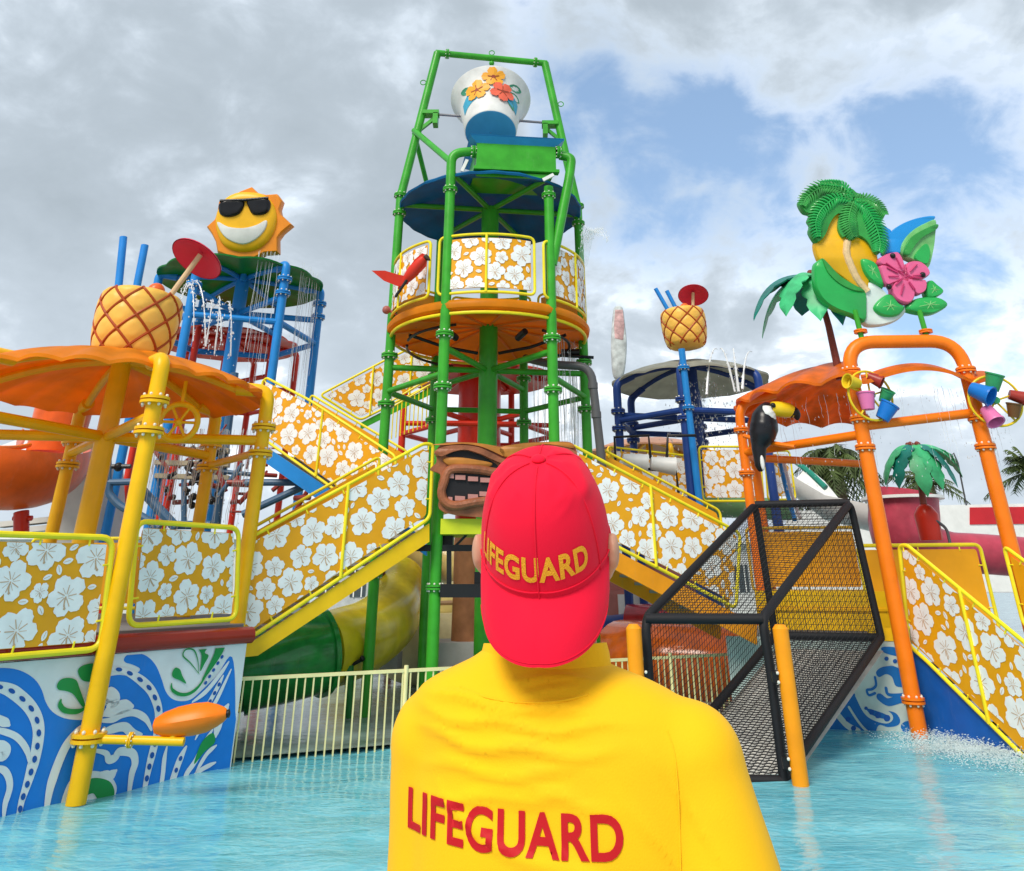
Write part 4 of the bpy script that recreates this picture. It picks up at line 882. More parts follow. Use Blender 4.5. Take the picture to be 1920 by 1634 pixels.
m_ = MB(); m_.tube([SPL(0, -.9, -.15), SPL(0, -1.6, -.15)], .09, 10); m_.build('mount', BLU, sn)
# red shelter farther back
umbrella('mushroom_shelter', 'small red shelter with shallow red disc canopy behind the blue shelter', (-9.2, 25.2), 2.2, 25, 8.95, (7.7,), .10, RED, CANO and mat('red_disc_fibreglass', hexc(.66, .05, .015), .35, var=.15, dirt=.1), 2.15, 9.0, 9.3, scal=.04, nsc=12, rings=(7.2,), cen=.15, flz=(7.2,), bolts=False)
# red/orange structure seen below the tower
umbrella('mushroom_shelter', 'deep red shelter standing behind the foot of the green tower', (-.95, 23.5), 2.2, 5, 7.6, (6.2,), .10, RED, MATS['red_disc_fibreglass'], 2.15, 7.5, 7.9, scal=.03, nsc=10, rings=(5.9,), cen=.62, flz=(5.1,), bolts=False)
# plumbing and clutter seen through the yellow shelter
cl = thing('pipework', 'tangle of blue grey pipes, beams and valves seen under the yellow shelter', 'pipework', D(330, 1000, 17.5))
DBL = mat('dull_blue_pipe', hexc(.05, .12, .22), .4, dirt=.15); m_ = MB()
for L_, r_, y_ in (([(205, 905), (275, 903)], .07, 18), ([(205, 905), (203, 925), (225, 950), (260, 965), (300, 990)], .08, 18), ([(262, 915), (330, 990)], .10, 18.3), ([(330, 985), (395, 985)], .09, 18.5), ([(405, 990), (420, 860), (440, 700)], .10, 20), ([(460, 905), (575, 905)], .07, 17.5), ([(455, 965), (570, 912), (575, 900)], .075, 17.4), ([(240, 820), (205, 830), (205, 900)], .05, 19), ([(345, 900), (345, 990)], .06, 18.8), ([(410, 930), (455, 870)], .05, 18.8), ([(370, 880), (470, 890)], .05, 19)):
    m_.tube(fillet([D(u, v, y_) for u, v in L_], .25, 4), r_, 10)
m_.split('blue_pipe', DBL, cl)
rg = random.Random(11); m_ = MB()
for _ in range(46):
    u_, v_ = rg.uniform(300, 560), rg.uniform(830, 960); a_ = D(u_, v_, rg.uniform(18.6, 20.5)); d_ = Vector((rg.uniform(-.5, .5), rg.uniform(-.3, .3), rg.choice((0, 0, .5)))); m_.tube([a_, a_+d_], rg.uniform(.02, .06), 8)
m_.split('small_pipe', mat('dark_red_pipe', hexc(.30, .04, .03), .4), cl); m_ = MB()
for v_ in (842, 868, 893): m_.beam(D(292, v_, 19.5), D(430, v_+4, 19.8), .3, .10)
m_.split('ledge', mat('tan_ledge', hexc(.42, .36, .25), .6), cl, 0); m_ = MB()
for _ in range(30):
    a_ = D(rg.uniform(300, 420), rg.uniform(835, 950), rg.uniform(18.6, 19.2)); m_.tube([a_, a_+Vector((rg.uniform(-.2, .2), 0, rg.uniform(-.25, .25)))], rg.uniform(.015, .05), 6); m_.ball(a_, rg.uniform(.04, .09), 8, 6)
m_.tube([D(210, 875, 18.5), D(245, 875, 18.5)], .05, 8); m_.ball(D(222, 876, 18.5), .10, 8, 6)
m_.split('valve', BLK, cl)
tag(drip_curtain('water dripping from the orange canopy in front of the pipework', [D(u, 805, 15.0) for u in range(300, 480, 10)], 3, 90, (.6, 1.9), .009, 260), kind='stuff')
# trunk slide at the left edge
sl = thing('flume_slide', 'big orange open flume slide curving round at the left edge under the shelter', 'slide', D(40, 970, 17.5))
def flume(P_, r_, a0, a1, n=16, th=.05, upv=Vector((0, 0, 1))):
    m_ = MB(); P_ = [Vector(p) for p in P_]
    for i, p in enumerate(P_):
        t = (P_[min(i+1, len(P_)-1)]-P_[max(0, i-1)]).normalized(); s_ = t.cross(upv).normalized(); u_ = s_.cross(t)
        for rr in (r_, r_-th):
            for k in range(n+1):
                a = R(a0+(a1-a0)*k/n); m_.v.append(p+s_*math.cos(a)*rr+u_*math.sin(a)*rr)
    w_ = 2*(n+1)
    for i in range(len(P_)-1):
        for k in range(n):
            m_.f += [(i*w_+k, i*w_+k+1, (i+1)*w_+k+1, (i+1)*w_+k), (i*w_+n+1+k, (i+1)*w_+n+1+k, (i+1)*w_+n+2+k, i*w_+n+2+k)]
        m_.f += [(i*w_, (i+1)*w_, (i+1)*w_+n+1, i*w_+n+1), (i*w_+n, i*w_+2*n+1, (i+1)*w_+2*n+1, (i+1)*w_+n)]
    return m_
pth = crom([D(-220, 860, 16.0), D(-80, 868, 16.3), D(30, 878, 16.9), D(85, 872, 18.0), D(105, 855, 19.3), D(100, 830, 20.5)], 6, False)
flume(pth, .80, -200, 20, 18).build('flume', RORG, sl, 60)
m_ = MB(); rimp = [p+Vector((0, 0, .28)) for p in pth]
m_.tube([p+Vector((-.05, -.80, 0)) for p in rimp[:20]], .05, 8); m_.build('rim', ORG, sl)
m_ = MB(); m_.lathe([(.55, 0), (.6, .8), (.6, 1.2)], D(100, 850, 18.7), 24); m_.build('start_tub', RORG, sl)
m_ = MB(); m_.tube([D(40, 960, 17.2), D(40, 1000, 17.2)], .14, 12); m_.tube([D(25, 972, 17.2), D(60, 972, 17.2)], .05, 8); m_.split('bracket', RED, sl)
CRM = mat('cream_pylon_render', hexc(.62, .60, .56), .75, bump=.2, bscale=10)
py = thing('slide_pylon', 'cream masonry pylon supporting the slides behind the yellow shelter', 'pylon', D(160, 1000, 21))
MB().add([D(90, 1120, 21), D(205, 1120, 21.2), D(192, 868, 21.2), D(150, 862, 21), D(100, 985, 21)]+[p+Vector((0, 1.2, 0)) for p in (D(90, 1120, 21), D(205, 1120, 21.2), D(192, 868, 21.2), D(150, 862, 21), D(100, 985, 21))], [(0, 1, 2, 3, 4), (9, 8, 7, 6, 5), (0, 5, 6, 1), (1, 6, 7, 2), (2, 7, 8, 3), (3, 8, 9, 4), (4, 9, 5, 0)]).build('pylon', CRM, py, 0)
for a_, b_ in (((0, 985), (98, 975)), ((0, 1000), (98, 990))): MB().beam(D(*a_, 21), D(*b_, 21), .4, .12).build('arm', CRM, py, 0)
wt = thing('white_canopy', 'white tent roof far behind the left shelter', 'canopy', D(60, 830, 30))
MB().add([D(-40, 860, 30), D(130, 858, 30), D(60, 815, 33), D(-40, 850, 36), D(130, 846, 36)], [(0, 1, 2), (1, 4, 2), (4, 3, 2), (3, 0, 2)]).build('roof', WHITE, wt, 0)

# green and yellow tube slide
tsld = thing('tube_slide', 'closed tube slide in dark green and olive yellow sections below the left stairs', 'slide', D(600, 1225, 15.8))
OLV = mat('olive_yellow_fibreglass', hexc(.74, .60, .02), .25, var=.12, dirt=.12, coat=.3); DG2 = mat('wet_dark_green_fibreglass', hexc(.018, .30, .05), .18, var=.25, dirt=.10, coat=.4)
gpth = crom([D(380, 1268, 15.6), D(450, 1252, 15.8), D(520, 1240, 16.0), D(600, 1222, 16.5)], 5, False); ypth = crom([D(598, 1222, 16.5), D(640, 1210, 17.0), D(690, 1190, 17.9), D(735, 1150, 19.2), D(745, 1095, 20.5)], 5, False)
MB().tube(gpth, .66, 32).build('green_section', DG2, tsld); MB().tube(ypth, .64, 32).build('yellow_section', OLV, tsld)
m_ = MB()
for p, t in ((gpth[-1], gpth[-1]-gpth[-3]), (gpth[6], gpth[7]-gpth[5])): m_.lathe([(.66, -.05), (.72, -.045), (.72, .045), (.66, .05)], p, 32, t.normalized(), cap=False)
m_.split('joint_flange', DG2, tsld)
m_ = MB(); m_.tube([p+Vector((0, -.65, -.12)) for p in gpth], .018, 6); m_.build('seam', DGRN, tsld); m_ = MB(); m_.tube([p+Vector((0.05, -.64, -.12)) for p in ypth[:12]], .018, 6); m_.build('seam', OLV, tsld)
sup = thing('slide_support', 'short dark green support post with valve behind the picket fence', 'post', D(655, 1330, 17))
MB().tube([G(655, 1350, .02), D(655, 1248, G(655, 1350, .02).y)], .08, 12).build('post', DGRN, sup); m_ = MB(); q0 = D(655, 1250, G(655, 1350, .02).y); m_.tube([q0, q0+Vector((.2, 0, .1))], .03, 8); m_.ball(q0+Vector((.22, 0, .12)), .05, 8, 6); m_.build('valve', BLK, sup)
# translucent yellow coil slide
cs = thing('coil_slide', 'pale yellow translucent coil slide behind the tower legs', 'slide', D(800, 1200, 23))
PYL = mat('pale_yellow_translucent', hexc(.72, .60, .22), .3, var=.15, dirt=.2, coat=.2); PYL2 = mat('pale_straw_translucent', hexc(.70, .62, .34), .35, var=.12, dirt=.15)
cc = D(800, 1100, 24); P_ = []
for i in range(46):
    a = R(200+i*11); P_.append(Vector((cc.x+2.0*math.cos(a), cc.y+2.0*math.sin(a), .75+i*.088)))
MB().tube(P_, .62, 22).build('coil', PYL, cs)
MB().tube(crom([D(712, 1180, 21.5), D(780, 1215, 21), D(870, 1215, 21.2), D(980, 1190, 22)], 5, False), .75, 24).build('lower_run', PYL2, cs)
m_ = MB(); m_.tube(fillet([D(735, 1080, 21.2), D(752, 1122, 21.2), D(800, 1132, 21.2), D(930, 1128, 21.4)], .3, 4), .05, 8); m_.build('bracket', mat('tan_pipe', hexc(.38, .24, .13), .5), cs)
bc = thing('brown_pillar', 'broad rust brown pillar standing behind the tower legs', 'pillar', D(872, 1215, 19.5))
MB().tube([D(872, 1215, 19.5), D(880, 985, 19.5)], .31, 24).build('shaft', mat('rust_brown_paint', hexc(.40, .17, .075), .6, var=.2, bump=.2), bc); MB().box(D(872, 1232, 19.5), (1.5, 1.2, .6)).build('footing', CONC, bc, 0)
bc2 = thing('brown_pillar', 'thin dark brown slatted pillar behind the left tower leg', 'pillar', D(712, 1230, 19.5)); MB().tube([D(708, 1232, 19.5), D(716, 1060, 19.5)], .085, 10).build('shaft', mat('dark_brown_paint', hexc(.13, .05, .035), .7), bc2)
MB().box(D(710, 1242, 19.5), (.9, .8, .35)).build('footing', CONC, bc2, 0)
wr = thing('white_guard_rail', 'white guard rail on a far platform between the tower legs', 'railing', D(790, 1190, 27)); m_ = MB()
for v in (1178, 1200): m_.beam(D(715, v, 27), D(905, v-2, 27), .08, .08)
for k in range(24): m_.beam(D(718+k*8, 1180, 27), D(718+k*8, 1202, 27), .03, .03)
m_.split('picket', WHITE, wr, 0)
# red and orange tubes behind the net
rt = thing('tube_slide', 'wet red and orange slide tubes lying behind the black net', 'slide', D(1280, 1280, 17.6))
MB().tube(crom([D(1168, 1240, 20.2), D(1220, 1246, 19.4), D(1300, 1252, 19.0), D(1400, 1262, 18.8)], 5, False), .80, 28).build('orange_section', mat('wet_orange_fibreglass', hexc(.66, .13, .012), .2, var=.2, dirt=.1, coat=.3), rt)
MB().tube(crom([D(1180, 1178, 21.0), D(1260, 1180, 20.6), D(1340, 1190, 20.2), D(1460, 1210, 20)], 5, False), .50, 24).build('red_section', mat('wine_red_fibreglass', hexc(.27, .012, .02), .2, var=.2, coat=.3), rt)
nt = thing('tube_slide', 'dark navy tube end showing beside the cap to the right', 'slide', D(1150, 1200, 21)); MB().tube(crom([D(1120, 1200, 21.5), D(1170, 1196, 21.8), D(1230, 1180, 23)], 4, False), .5, 22).build('tube', NAVY, nt)
gt = thing('tube_slide', 'pale green horizontal tube slide below the distant floral panels on the right', 'slide', D(1350, 955, 22)); MB().tube([D(1290, 948, 21.5), D(1400, 952, 21.8), D(1480, 956, 22)], .26, 20).build('tube', mat('pale_green_tube', hexc(.20, .42, .20), .35, dirt=.2), gt)

# ================================================================== MID RIGHT: blue shelter with grey canopy
rb_ = umbrella('mushroom_shelter', 'navy pipe shelter with pale grey canopy under the small pineapple', (4.97, 22.2), 2.15, 12, 7.0, (6.15,), .11, NAVY, CANW, 2.1, 7.12, 7.66, scal=.04, nsc=12, rings=(6.0,), cen=.24, flz=(5.8, 6.25), bend=.4)
# painted lighter blue front column
pp = D(1291, 650, 20.2); pineapple('smaller pineapple cocktail cup with slanted blue straws on the grey canopy', (pp.x+.05, 20.6, pp.z+.06), .76, (-.05, 0, 0), [(-.42, 0, -.42, 0, .95), (-.12, 0, -.36, 0, .85)], (.38, 0, .16, 0, .80, .54, .12, .50), (.05, -.3))
bp = thing('shelter_post', 'light blue post rising from behind the right stairs to the small pineapple', 'post', D(1310, 945, 20.0)); MB().tube([D(1312, 948, 20.0), D(1278, 655, 20.0)], .085, 14).build('post', BLU, bp)
for v in (690, 765): flange(bp, D(1278+(v-655)*.116, v, 20), (0, 0, 1), .085, BLU)
sf = thing('surfboard', 'faded surfboard standing upright beyond the grey pipe, mottled pink at the top', 'surfboard', D(1165, 700, 24))
SBP = Plane(D(1160, 640, 24), (1, 0, 0), (.02, 0, 1)); m_ = MB(); m_.puff([(p.x, p.y) for p in crom([SBP.px(*p) for p in [(1151, 576), (1166, 576), (1172, 610), (1176, 650), (1172, 700), (1160, 712), (1150, 700), (1146, 650), (1147, 610)]], 4)], SBP, -.06, .06, 4, .25)
m_.build('board', mat('faded_teal_board', hexc(.55, .60, .60), .5, var=.25, scale=5), sf, 60); m_ = MB(); m_.puff([SBP.px(*p) for p in [(1152, 582), (1166, 582), (1170, 612), (1168, 640), (1152, 636), (1150, 610)]], SBP, .05, .075, 2, .1); m_.build('top_print', mat('faded_pink_print', hexc(.66, .42, .42), .5, var=.3, scale=7), sf)
# yellow frame shelter behind it
yf = umbrella('mushroom_shelter', 'small yellow pipe frame with pinkish canopy half hidden behind the navy shelter', (4.6, 27.5), 2.0, 40, 5.9, (5.0,), .08, YEL, mat('salmon_canopy', hexc(.62, .32, .20), .5, dirt=.1), 1.9, 6.0, 6.4, scal=.04, nsc=10, rings=(5.1,), cen=.12, bolts=False)
sg_ = thing('black_frame', 'black tubular frame holding two white buckets behind the right stairs', 'frame', D(1190, 900, 19.5)); m_ = MB()
for L_ in ([(1155, 880), (1152, 820), (1216, 817), (1220, 860)], [(1250, 862), (1252, 817), (1305, 817)], [(1163, 875), (1268, 885), (1272, 925)]): m_.tube([D(u, v, 19.6) for u, v in L_], .035, 8)
m_.split('frame_tube', BLK, sg_)
for u_, v_ in ((1190, 866), (1242, 872)):
    b_ = thing('spill_bucket', 'white spill bucket on its side in the black frame, '+('left one' if u_ < 1200 else 'right one'), 'bucket', D(u_, v_, 19.6), 'white spill buckets'); MB().lathe([(.02, -.28), (.15, -.28), (.20, .26), (.22, .30), (.18, .28), (.02, .2)], D(u_, v_, 19.6), 16, Vector((1, 0, -.12)).normalized()).build('shell', WHITE, b_)
GR3 = 'distant floral panels on the right'
Q1 = vplane(D(1140, 900, 20.5), D(1300, 900, 20.8)); railing('distant floral panel behind the black frame with white buckets', GR3, Q1, Q1.pxs([(1180, 935), (1298, 938), (1288, 855), (1140, 838)]), 61, rt=.025, s0=.95)
Q2 = vplane(D(1310, 900, 20.3), D(1440, 900, 20.6)); railing('distant floral panel right of the light blue post', GR3, Q2, Q2.pxs([(1318, 940), (1432, 940), (1424, 838), (1310, 838)]), 62, rt=.028, s0=.95)
Q3 = vplane(D(1440, 900, 20.8), D(1500, 900, 21.4)); railing('distant floral panel beside the toucan tail', GR3, Q3, Q3.pxs([(1440, 938), (1492, 936), (1480, 846), (1434, 846)]), 63, rt=.025, s0=.95)
m_ = MB(); jr = random.Random(3)
for a_, b_, h in ((D(1345, 655, 20.6), D(1325, 740, 20), .12), (D(1350, 655, 20.6), D(1378, 735, 20), .12), (D(1410, 660, 20.6), D(1392, 730, 20), .10), (D(1375, 655, 20.5), D(1385, 735, 20), .12)): jet(m_, a_, b_, h*3, .02, rg=jr)
tag(m_.build('water_spray', DROP2, smooth=0), kind='stuff', label='white water jets in front of the grey canopy')
rg = random.Random(8); m_ = MB(); c1 = polar((4.95, 22.2), 0, 0, 0)
for _ in range(900):
    z = rg.uniform(3.2, 7.0); drops(m_, Vector((5.1+rg.gauss(0, .33+.05*(7-z)), 21.6+rg.gauss(0, .4), z)), rg.uniform(.01, .03), rg)
tag(m_.build('water_spray', DROP, smooth=0), kind='stuff', label='sheet of falling water round the grey canopy centre post')
drip_curtain('thin water threads falling behind the right green columns', [polar(TC, 1.9, a, 6.9)+Vector((0, .8, 0)) for a in range(-30, 60, 5)], 5, 60, (1.5, 3.5), .010, 200)
drip_curtain('water threads falling from the green canopy at its right side', [polar((-7.85, 21.8), 2.1, a, 10.2) for a in range(-60, 20, 6)], 6, 34, (1.8, 4.2), .011, 120)
drip_curtain('water threads falling from the orange canopy of the right shelter', [polar((7.6, 16.9), 2.2, a, 5.4) for a in range(180, 330, 8)], 9, 40, (.4, 1.4), .006, 300)
m_ = MB(); jr = random.Random(7)
for (u0, v0_, u1, v1, h) in ((338, 548, 362, 640, .55), (345, 545, 385, 650, .6), (352, 540, 330, 600, .3), (395, 570, 386, 650, .35), (408, 560, 402, 665, .4), (420, 572, 432, 668, .4), (398, 580, 415, 640, .3)): jet(m_, D(u0, v0_, 14.2), D(u1, v1, 13.8), h, .009, rg=jr)
tag(m_.build('water_spray', DROP2, smooth=0), kind='stuff', label='arching water jets between the pineapple and the blue shelter')
m_ = MB()
for k in range(9): a_ = D(1085+k*2, 500, 15.6); jet(m_, a_, D(1095+k*5.5, 425+k*3, 14.8), .1+.05*k, .006, rg=jr)
tag(m_.build('water_spray', DROP, smooth=0), kind='stuff', label='fine water spray fanning up from the right side of the tower pod')
# ================================================================== RIGHT: orange shelter with arch
oc = (7.45, 16.9); OP1 = Vector((6.37, 14.8, 0)); OP2 = Vector((8.48, 14.7, 0)); OL = Vector((4.78, 16.95, 0)); OL2 = Vector((5.35, 18.2, 0)); OB = Vector((8.3, 19.3, 0)); OR = Vector((9.9, 17.2, 0))
osr = thing('arch_shelter', 'orange pipe shelter with tall front arch and scalloped canopy at the right', 'shelter', OP1)
ZA = 6.28
MB().tube(fillet([OP1, up(OP1, ZA), up(OP2, ZA), OP2], .55, 9), .125, 16).build('arch_pipe', ORG, osr)
for p, z in ((OL, 5.55), (OL2, 5.5), (OB, 5.5)):
    d_ = Vector((oc[0]-p.x, oc[1]-p.y, 0)).normalized(); MB().tube(fillet([p, up(p, z), up(p+d_*.8, z+.18)], .4, 7), .095, 14).build('column', ORG, osr)
for a_, b_, z0, z1 in ((OL, OP1, 4.55, 4.58), (OP1, OP2, 4.72, 4.95), (OL, OL2, 4.55, 4.55), (OL2, OB, 4.6, 4.6)): MB().tube([up(a_, z0), up(b_, z1)], .082, 12).build('beam', ORG, osr)
for p in (OP1, OP2):
    for z in (5.72, 4.35, 4.85) : flange(osr, up(p, z), (0, 0, 1), .10, ORG)
flange(osr, up(OP1, .50), (0, 0, 1), .10, ORG)
for z in (4.15, 5.0): flange(osr, up(OL, z), (0, 0, 1), .09, ORG)
m_ = MB(); na, nr = 80, 12; RC = 2.62; zr_, za_ = 5.55, 6.35
def can_sector(a0, a1, q0, na, th=.05, bump_=.13, n_s=18):
    for s_ in (0, 1):
        o_ = len(m_.v)
        for j in range(nr+1):
            q = q0+(1-q0)*j/nr
            for i in range(na+1):
                a = R(a0+(a1-a0)*i/na); s2 = abs(math.cos(n_s*a/2)); rr = RC*q*(1+.03*s2*q)
                m_.v.append(Vector((oc[0]+rr*math.cos(a), oc[1]+rr*math.sin(a), zr_+(za_-zr_)*(1-q*q)+bump_*(s2-.4)*q**1.5-s_*th)))
        m_.f += [(o_+j*(na+1)+i, o_+j*(na+1)+i+1, o_+(j+1)*(na+1)+i+1, o_+(j+1)*(na+1)+i) for j in range(nr) for i in range(na)]
    w2 = na+1; o2 = o_; o1 = o2-(nr+1)*w2
    for i in range(na): m_.f += [(o1+nr*w2+i, o1+nr*w2+i+1, o2+nr*w2+i+1, o2+nr*w2+i), (o1+i, o2+i, o2+i+1, o1+i+1)]
    for j in range(nr): m_.f += [(o1+j*w2, o1+(j+1)*w2, o2+(j+1)*w2, o2+j*w2), (o1+j*w2+na, o2+j*w2+na, o2+(j+1)*w2+na, o1+(j+1)*w2+na)]
can_sector(70, 246, .0, 70); can_sector(246.5, 312, .90, 30, .07, .2, 8)
dof_ = mat('deep_orange_fibreglass', hexc(.92, .22, .008), .34, var=.18, dirt=.10); glow_through(dof_, .4); m_.build('canopy', dof_, osr, 50)
m_ = MB()
for a in (250, 285, 310): m_.tube([polar(oc, RC*.93, a, 5.45), polar(oc, RC*.4, a+20, 5.0)], .03, 6) if 0 else None
m_.tube([Vector((oc[0]+q*math.cos(R(a)), oc[1]+q*math.sin(R(a)), 5.62+.55*(1-(q/RC)**2))) for a, q in ((184, 2.5), (184, 1.8), (184, 1.0), (184, .2))], .05, 8)
m_.tube([Vector((oc[0]+q*math.cos(R(a)), oc[1]+q*math.sin(R(a)), 5.58+.55*(1-(q/RC)**2))) for a, q in ((240, 2.5), (240, 1.8), (240, 1.0), (240, .2))], .05, 8)
m_.build('canopy_rib', ORG, osr)
# bucket wheels
PK = mat('pink_plastic', hexc(.74, .18, .40), .35, dirt=.05); BLP = mat('blue_plastic', hexc(.01, .18, .60), .3, dirt=.05); GLP = mat('green_plastic', hexc(.04, .33, .12), .35, dirt=.05); RDP = mat('dark_red_plastic', hexc(.34, .03, .02), .35); YLP = mat('yellow_plastic', hexc(.82, .58, .02), .35); STL = MATS['steel_shaft']
def cup(p, ax_, s_, m, parent, nm='bucket'):
    return MB().lathe([(.01, 0), (.12*s_, 0), (.125*s_, .03), (.165*s_, .30*s_), (.18*s_, .31*s_), (.18*s_, .34*s_), (.15*s_, .33*s_), (.11*s_, .05), (.01, .04)], p, 18, Vector(ax_).normalized(), cap=False).build(nm, m, parent)
def wheel(label, c, tilt, cups, fm):
    t = thing('water_spinner', label, 'water toy', c, 'bucket wheels on the orange arch'); pl = Plane(c, (math.cos(R(tilt)), math.sin(R(tilt)), 0), (0, 0, 1)); Rw = .44
    m_ = MB(); m_.tube([pl(Rw*math.cos(a), Rw*math.sin(a)) for a in [2*PI*k/32 for k in range(32)]], .022, 8, closed=True)
    for k in range(5): a = 2*PI*k/5+.3; m_.tube([pl(0, 0), pl(Rw*math.cos(a), Rw*math.sin(a))], .018, 6)
    m_.build('ring', fm, t); MB().lathe([(.01, -.07), (.06, -.07), (.06, .07), (.01, .07)], c, 14, pl.n).build('hub', GLP, t)
    MB().tube([c, c-pl.n*.35], .03, 8).build('axle', YLP, t)
    for u_, v_, ax_, s_, m in cups: cup(pl(u_, v_, .03), ax_, s_*.9, m, t)
    return t
wheel('bucket wheel on the left leg of the orange arch with pink and blue buckets', D(1632, 742, 14.55), 12, [(-.12, -.26, (.02, 0, 1), 1.0, PK), (.12, -.42, (.5, -.2, .75), 1.05, BLP), (.22, -.12, (.2, -.3, .5), .8, GLP), (-.22, .20, (-.8, -.3, .1), .85, YLP), (.02, .34, (.7, -.4, -.5), .8, RDP)], YLP)
wheel('bucket wheel outside the right leg of the orange arch with blue and green buckets', D(1866, 752, 14.4), -8, [(-.36, .22, (.5, -.6, -.5), 1.15, BLP), (-.02, .18, (.25, -.3, .9), 1.0, GLP), (-.20, -.14, (.1, -.5, -.9), 1.0, PK), (.25, .10, (.8, -.2, -.3), .8, RDP), (.22, -.30, (.15, -.2, .9), .8, mat('brown_plastic', hexc(.16, .07, .02), .4))], YLP)
# toucan
tcn = thing('toucan_figure', 'black toucan figure with yellow bill perched on the left beam of the orange shelter', 'figure', D(1442, 838, 15.9)); Yt = 15.85
TPn = Plane(D(1442, 800, Yt), (1, 0, 0), (0, 0, 1))
def tb(L_, rr, m, nm, ys=.75, n=14):
    P_ = [TPn(*TPn.px(1360+x/5.447, 680+y/5.447)) for x, y in L_]; P2_ = crom([p[:] for p in P_], 4, False); rs_ = []
    for i in range(len(P2_)):
        f = i/4; k = min(int(f), len(rr)-2); rs_.append((rr[k]+(rr[k+1]-rr[k])*min(1, f-k))/5.447/1476*Yt/1.03)
    return MB().tube(P2_, rs_, n).build(nm, m, tcn, 60)
TBK = mat('glossy_black_feather', hexc(.012, .012, .016), .28)
tb([(460, 430), (430, 470), (400, 560), (395, 660), (370, 760), (345, 860), (350, 960), (355, 1060), (360, 1115)], [30, 80, 125, 140, 125, 75, 62, 50, 15], TBK, 'body')
TPn = Plane(TPn.o+TPn.n*.10, TPn.ex, TPn.ey)
tb([(425, 450), (430, 520), (465, 570), (500, 600)], [45, 78, 66, 34], mat('white_throat', hexc(.78, .78, .76), .4), 'throat')
tb([(470, 470), (560, 478), (640, 490), (705, 510)], [66, 80, 74, 52], mat('toucan_bill_yellow', hexc(.84, .56, .015), .3), 'bill')
tb([(655, 500), (700, 512), (728, 545), (735, 590)], [60, 60, 44, 10], BLK, 'bill_tip')
MB().ball(TPn(*TPn.px(1360+470/5.447, 680+450/5.447), .12), .05, 10, 8).build('eye', BLK, tcn)
MB().ball(TPn(*TPn.px(1360+370/5.447, 680+1030/5.447), .06), (.04, .04, .14), 10, 8).build('tail_patch', MATS['white_throat'], tcn)
MB().tube([D(1396, 818, 16.6), D(1437, 830, 15.9), D(1490, 838, 15.6)], .045, 8).build('perch', ORG, tcn)

# tropical sign on the arch
SGP = Plane(D(1640, 480, 14.75), (1, 0, 0), (0, -.06, 1)); zs = 5.106
sgn = thing('tropical_sign', 'tropical relief sign with palm and pink hibiscus on top of the orange arch', 'sign', SGP(0, -1.2, 0))
def sg(L_, n=4): return [(p.x, p.y) for p in crom([SGP.px(1460+x/zs, 330+y/zs) for x, y in L_], n)]
SG1 = mat('sign_green', hexc(.03, .30, .05), .32, var=.2, coat=.3); SG2 = mat('sign_light_green', hexc(.20, .55, .18), .35, var=.2, coat=.2); SG3 = mat('sign_mid_green', hexc(.02, .40, .08), .32, coat=.3); SGY = mat('sign_yellow', hexc(.86, .45, .01), .35, coat=.2); SGB = mat('sign_blue', hexc(.01, .28, .72), .3, coat=.3); SGK = mat('sign_pink', hexc(.80, .13, .30), .32, coat=.3); SGW = mat('sign_pale', hexc(.66, .74, .70), .4); SGT = mat('sign_trunk', hexc(.72, .50, .26), .5, bump=.5, bscale=25)
def rel(nm, L_, m, w0, w1, ins=.08, n=4): return MB().puff(sg(L_, n), SGP, w0, w1, 3, ins).build(nm, m, sgn, 50)
rel('white_ground', [(850, 1010), (1000, 1080), (1080, 1180), (1230, 1270), (1150, 1380), (960, 1435), (820, 1405), (800, 1200)], SGW, -.16, .0)
rel('yellow_ground', [(560, 330), (440, 480), (350, 620), (370, 760), (430, 840), (620, 980), (720, 1060), (860, 1150), (880, 1000), (940, 860), (960, 770), (880, 640), (740, 560), (650, 430)], SGY, -.16, .0)
rel('long_leaf', [(340, 850), (375, 810), (410, 800), (480, 900), (600, 1010), (720, 1070), (830, 1120), (845, 1250), (830, 1400), (700, 1345), (540, 1285), (420, 1200), (350, 1080), (335, 950)], SG3, -.12, .06)
rel('long_leaf', [(400, 800), (440, 830), (560, 960), (680, 1040), (820, 1120), (700, 1110), (560, 1040), (450, 930)], SG1, -.02, .09)
rel('blue_wing', [(1000, 745), (1015, 620), (1090, 520), (1200, 445), (1350, 392), (1505, 375), (1480, 430), (1300, 520), (1190, 640), (1150, 760), (1080, 740)], SGB, -.12, .0)
rel('blue_wing', [(960, 460), (1070, 505), (1080, 540), (1010, 640), (970, 560)], SGB, -.12, -.02)
rel('light_leaf', [(1160, 720), (1190, 620), (1280, 520), (1400, 450), (1502, 420), (1500, 560), (1480, 720), (1425, 895), (1300, 830), (1200, 780)], SG2, -.12, .05)
rel('side_leaf', [(1180, 740), (1230, 620), (1340, 540), (1500, 470), (1500, 520), (1360, 600), (1270, 700), (1220, 780)], SG1, .0, .10)
rel('side_leaf', [(1280, 800), (1340, 700), (1400, 660), (1430, 740), (1400, 860)], SG3, .0, .10)
crown = [(200, 300), (188, 250), (220, 210), (215, 175), (270, 150), (300, 100), (360, 95), (400, 68), (480, 58), (560, 72), (600, 100), (650, 120), (700, 130), (740, 165), (800, 185), (850, 235), (910, 270), (1000, 325), (1015, 390), (975, 470), (1000, 560), (975, 620), (1000, 700), (935, 765), (880, 700), (840, 640), (770, 590), (700, 625), (640, 590), (600, 600), (560, 530), (560, 440), (585, 360), (520, 400), (470, 480), (430, 580), (360, 645), (290, 545), (300, 480), (275, 430), (295, 375), (240, 355)]
rel('hibiscus_heart', [(960, 850), (1060, 780), (1150, 790), (1200, 860), (1340, 870), (1380, 960), (1330, 1090), (1240, 1180), (1120, 1170), (1050, 1060), (970, 970)], SGK, -.10, .06, .1)
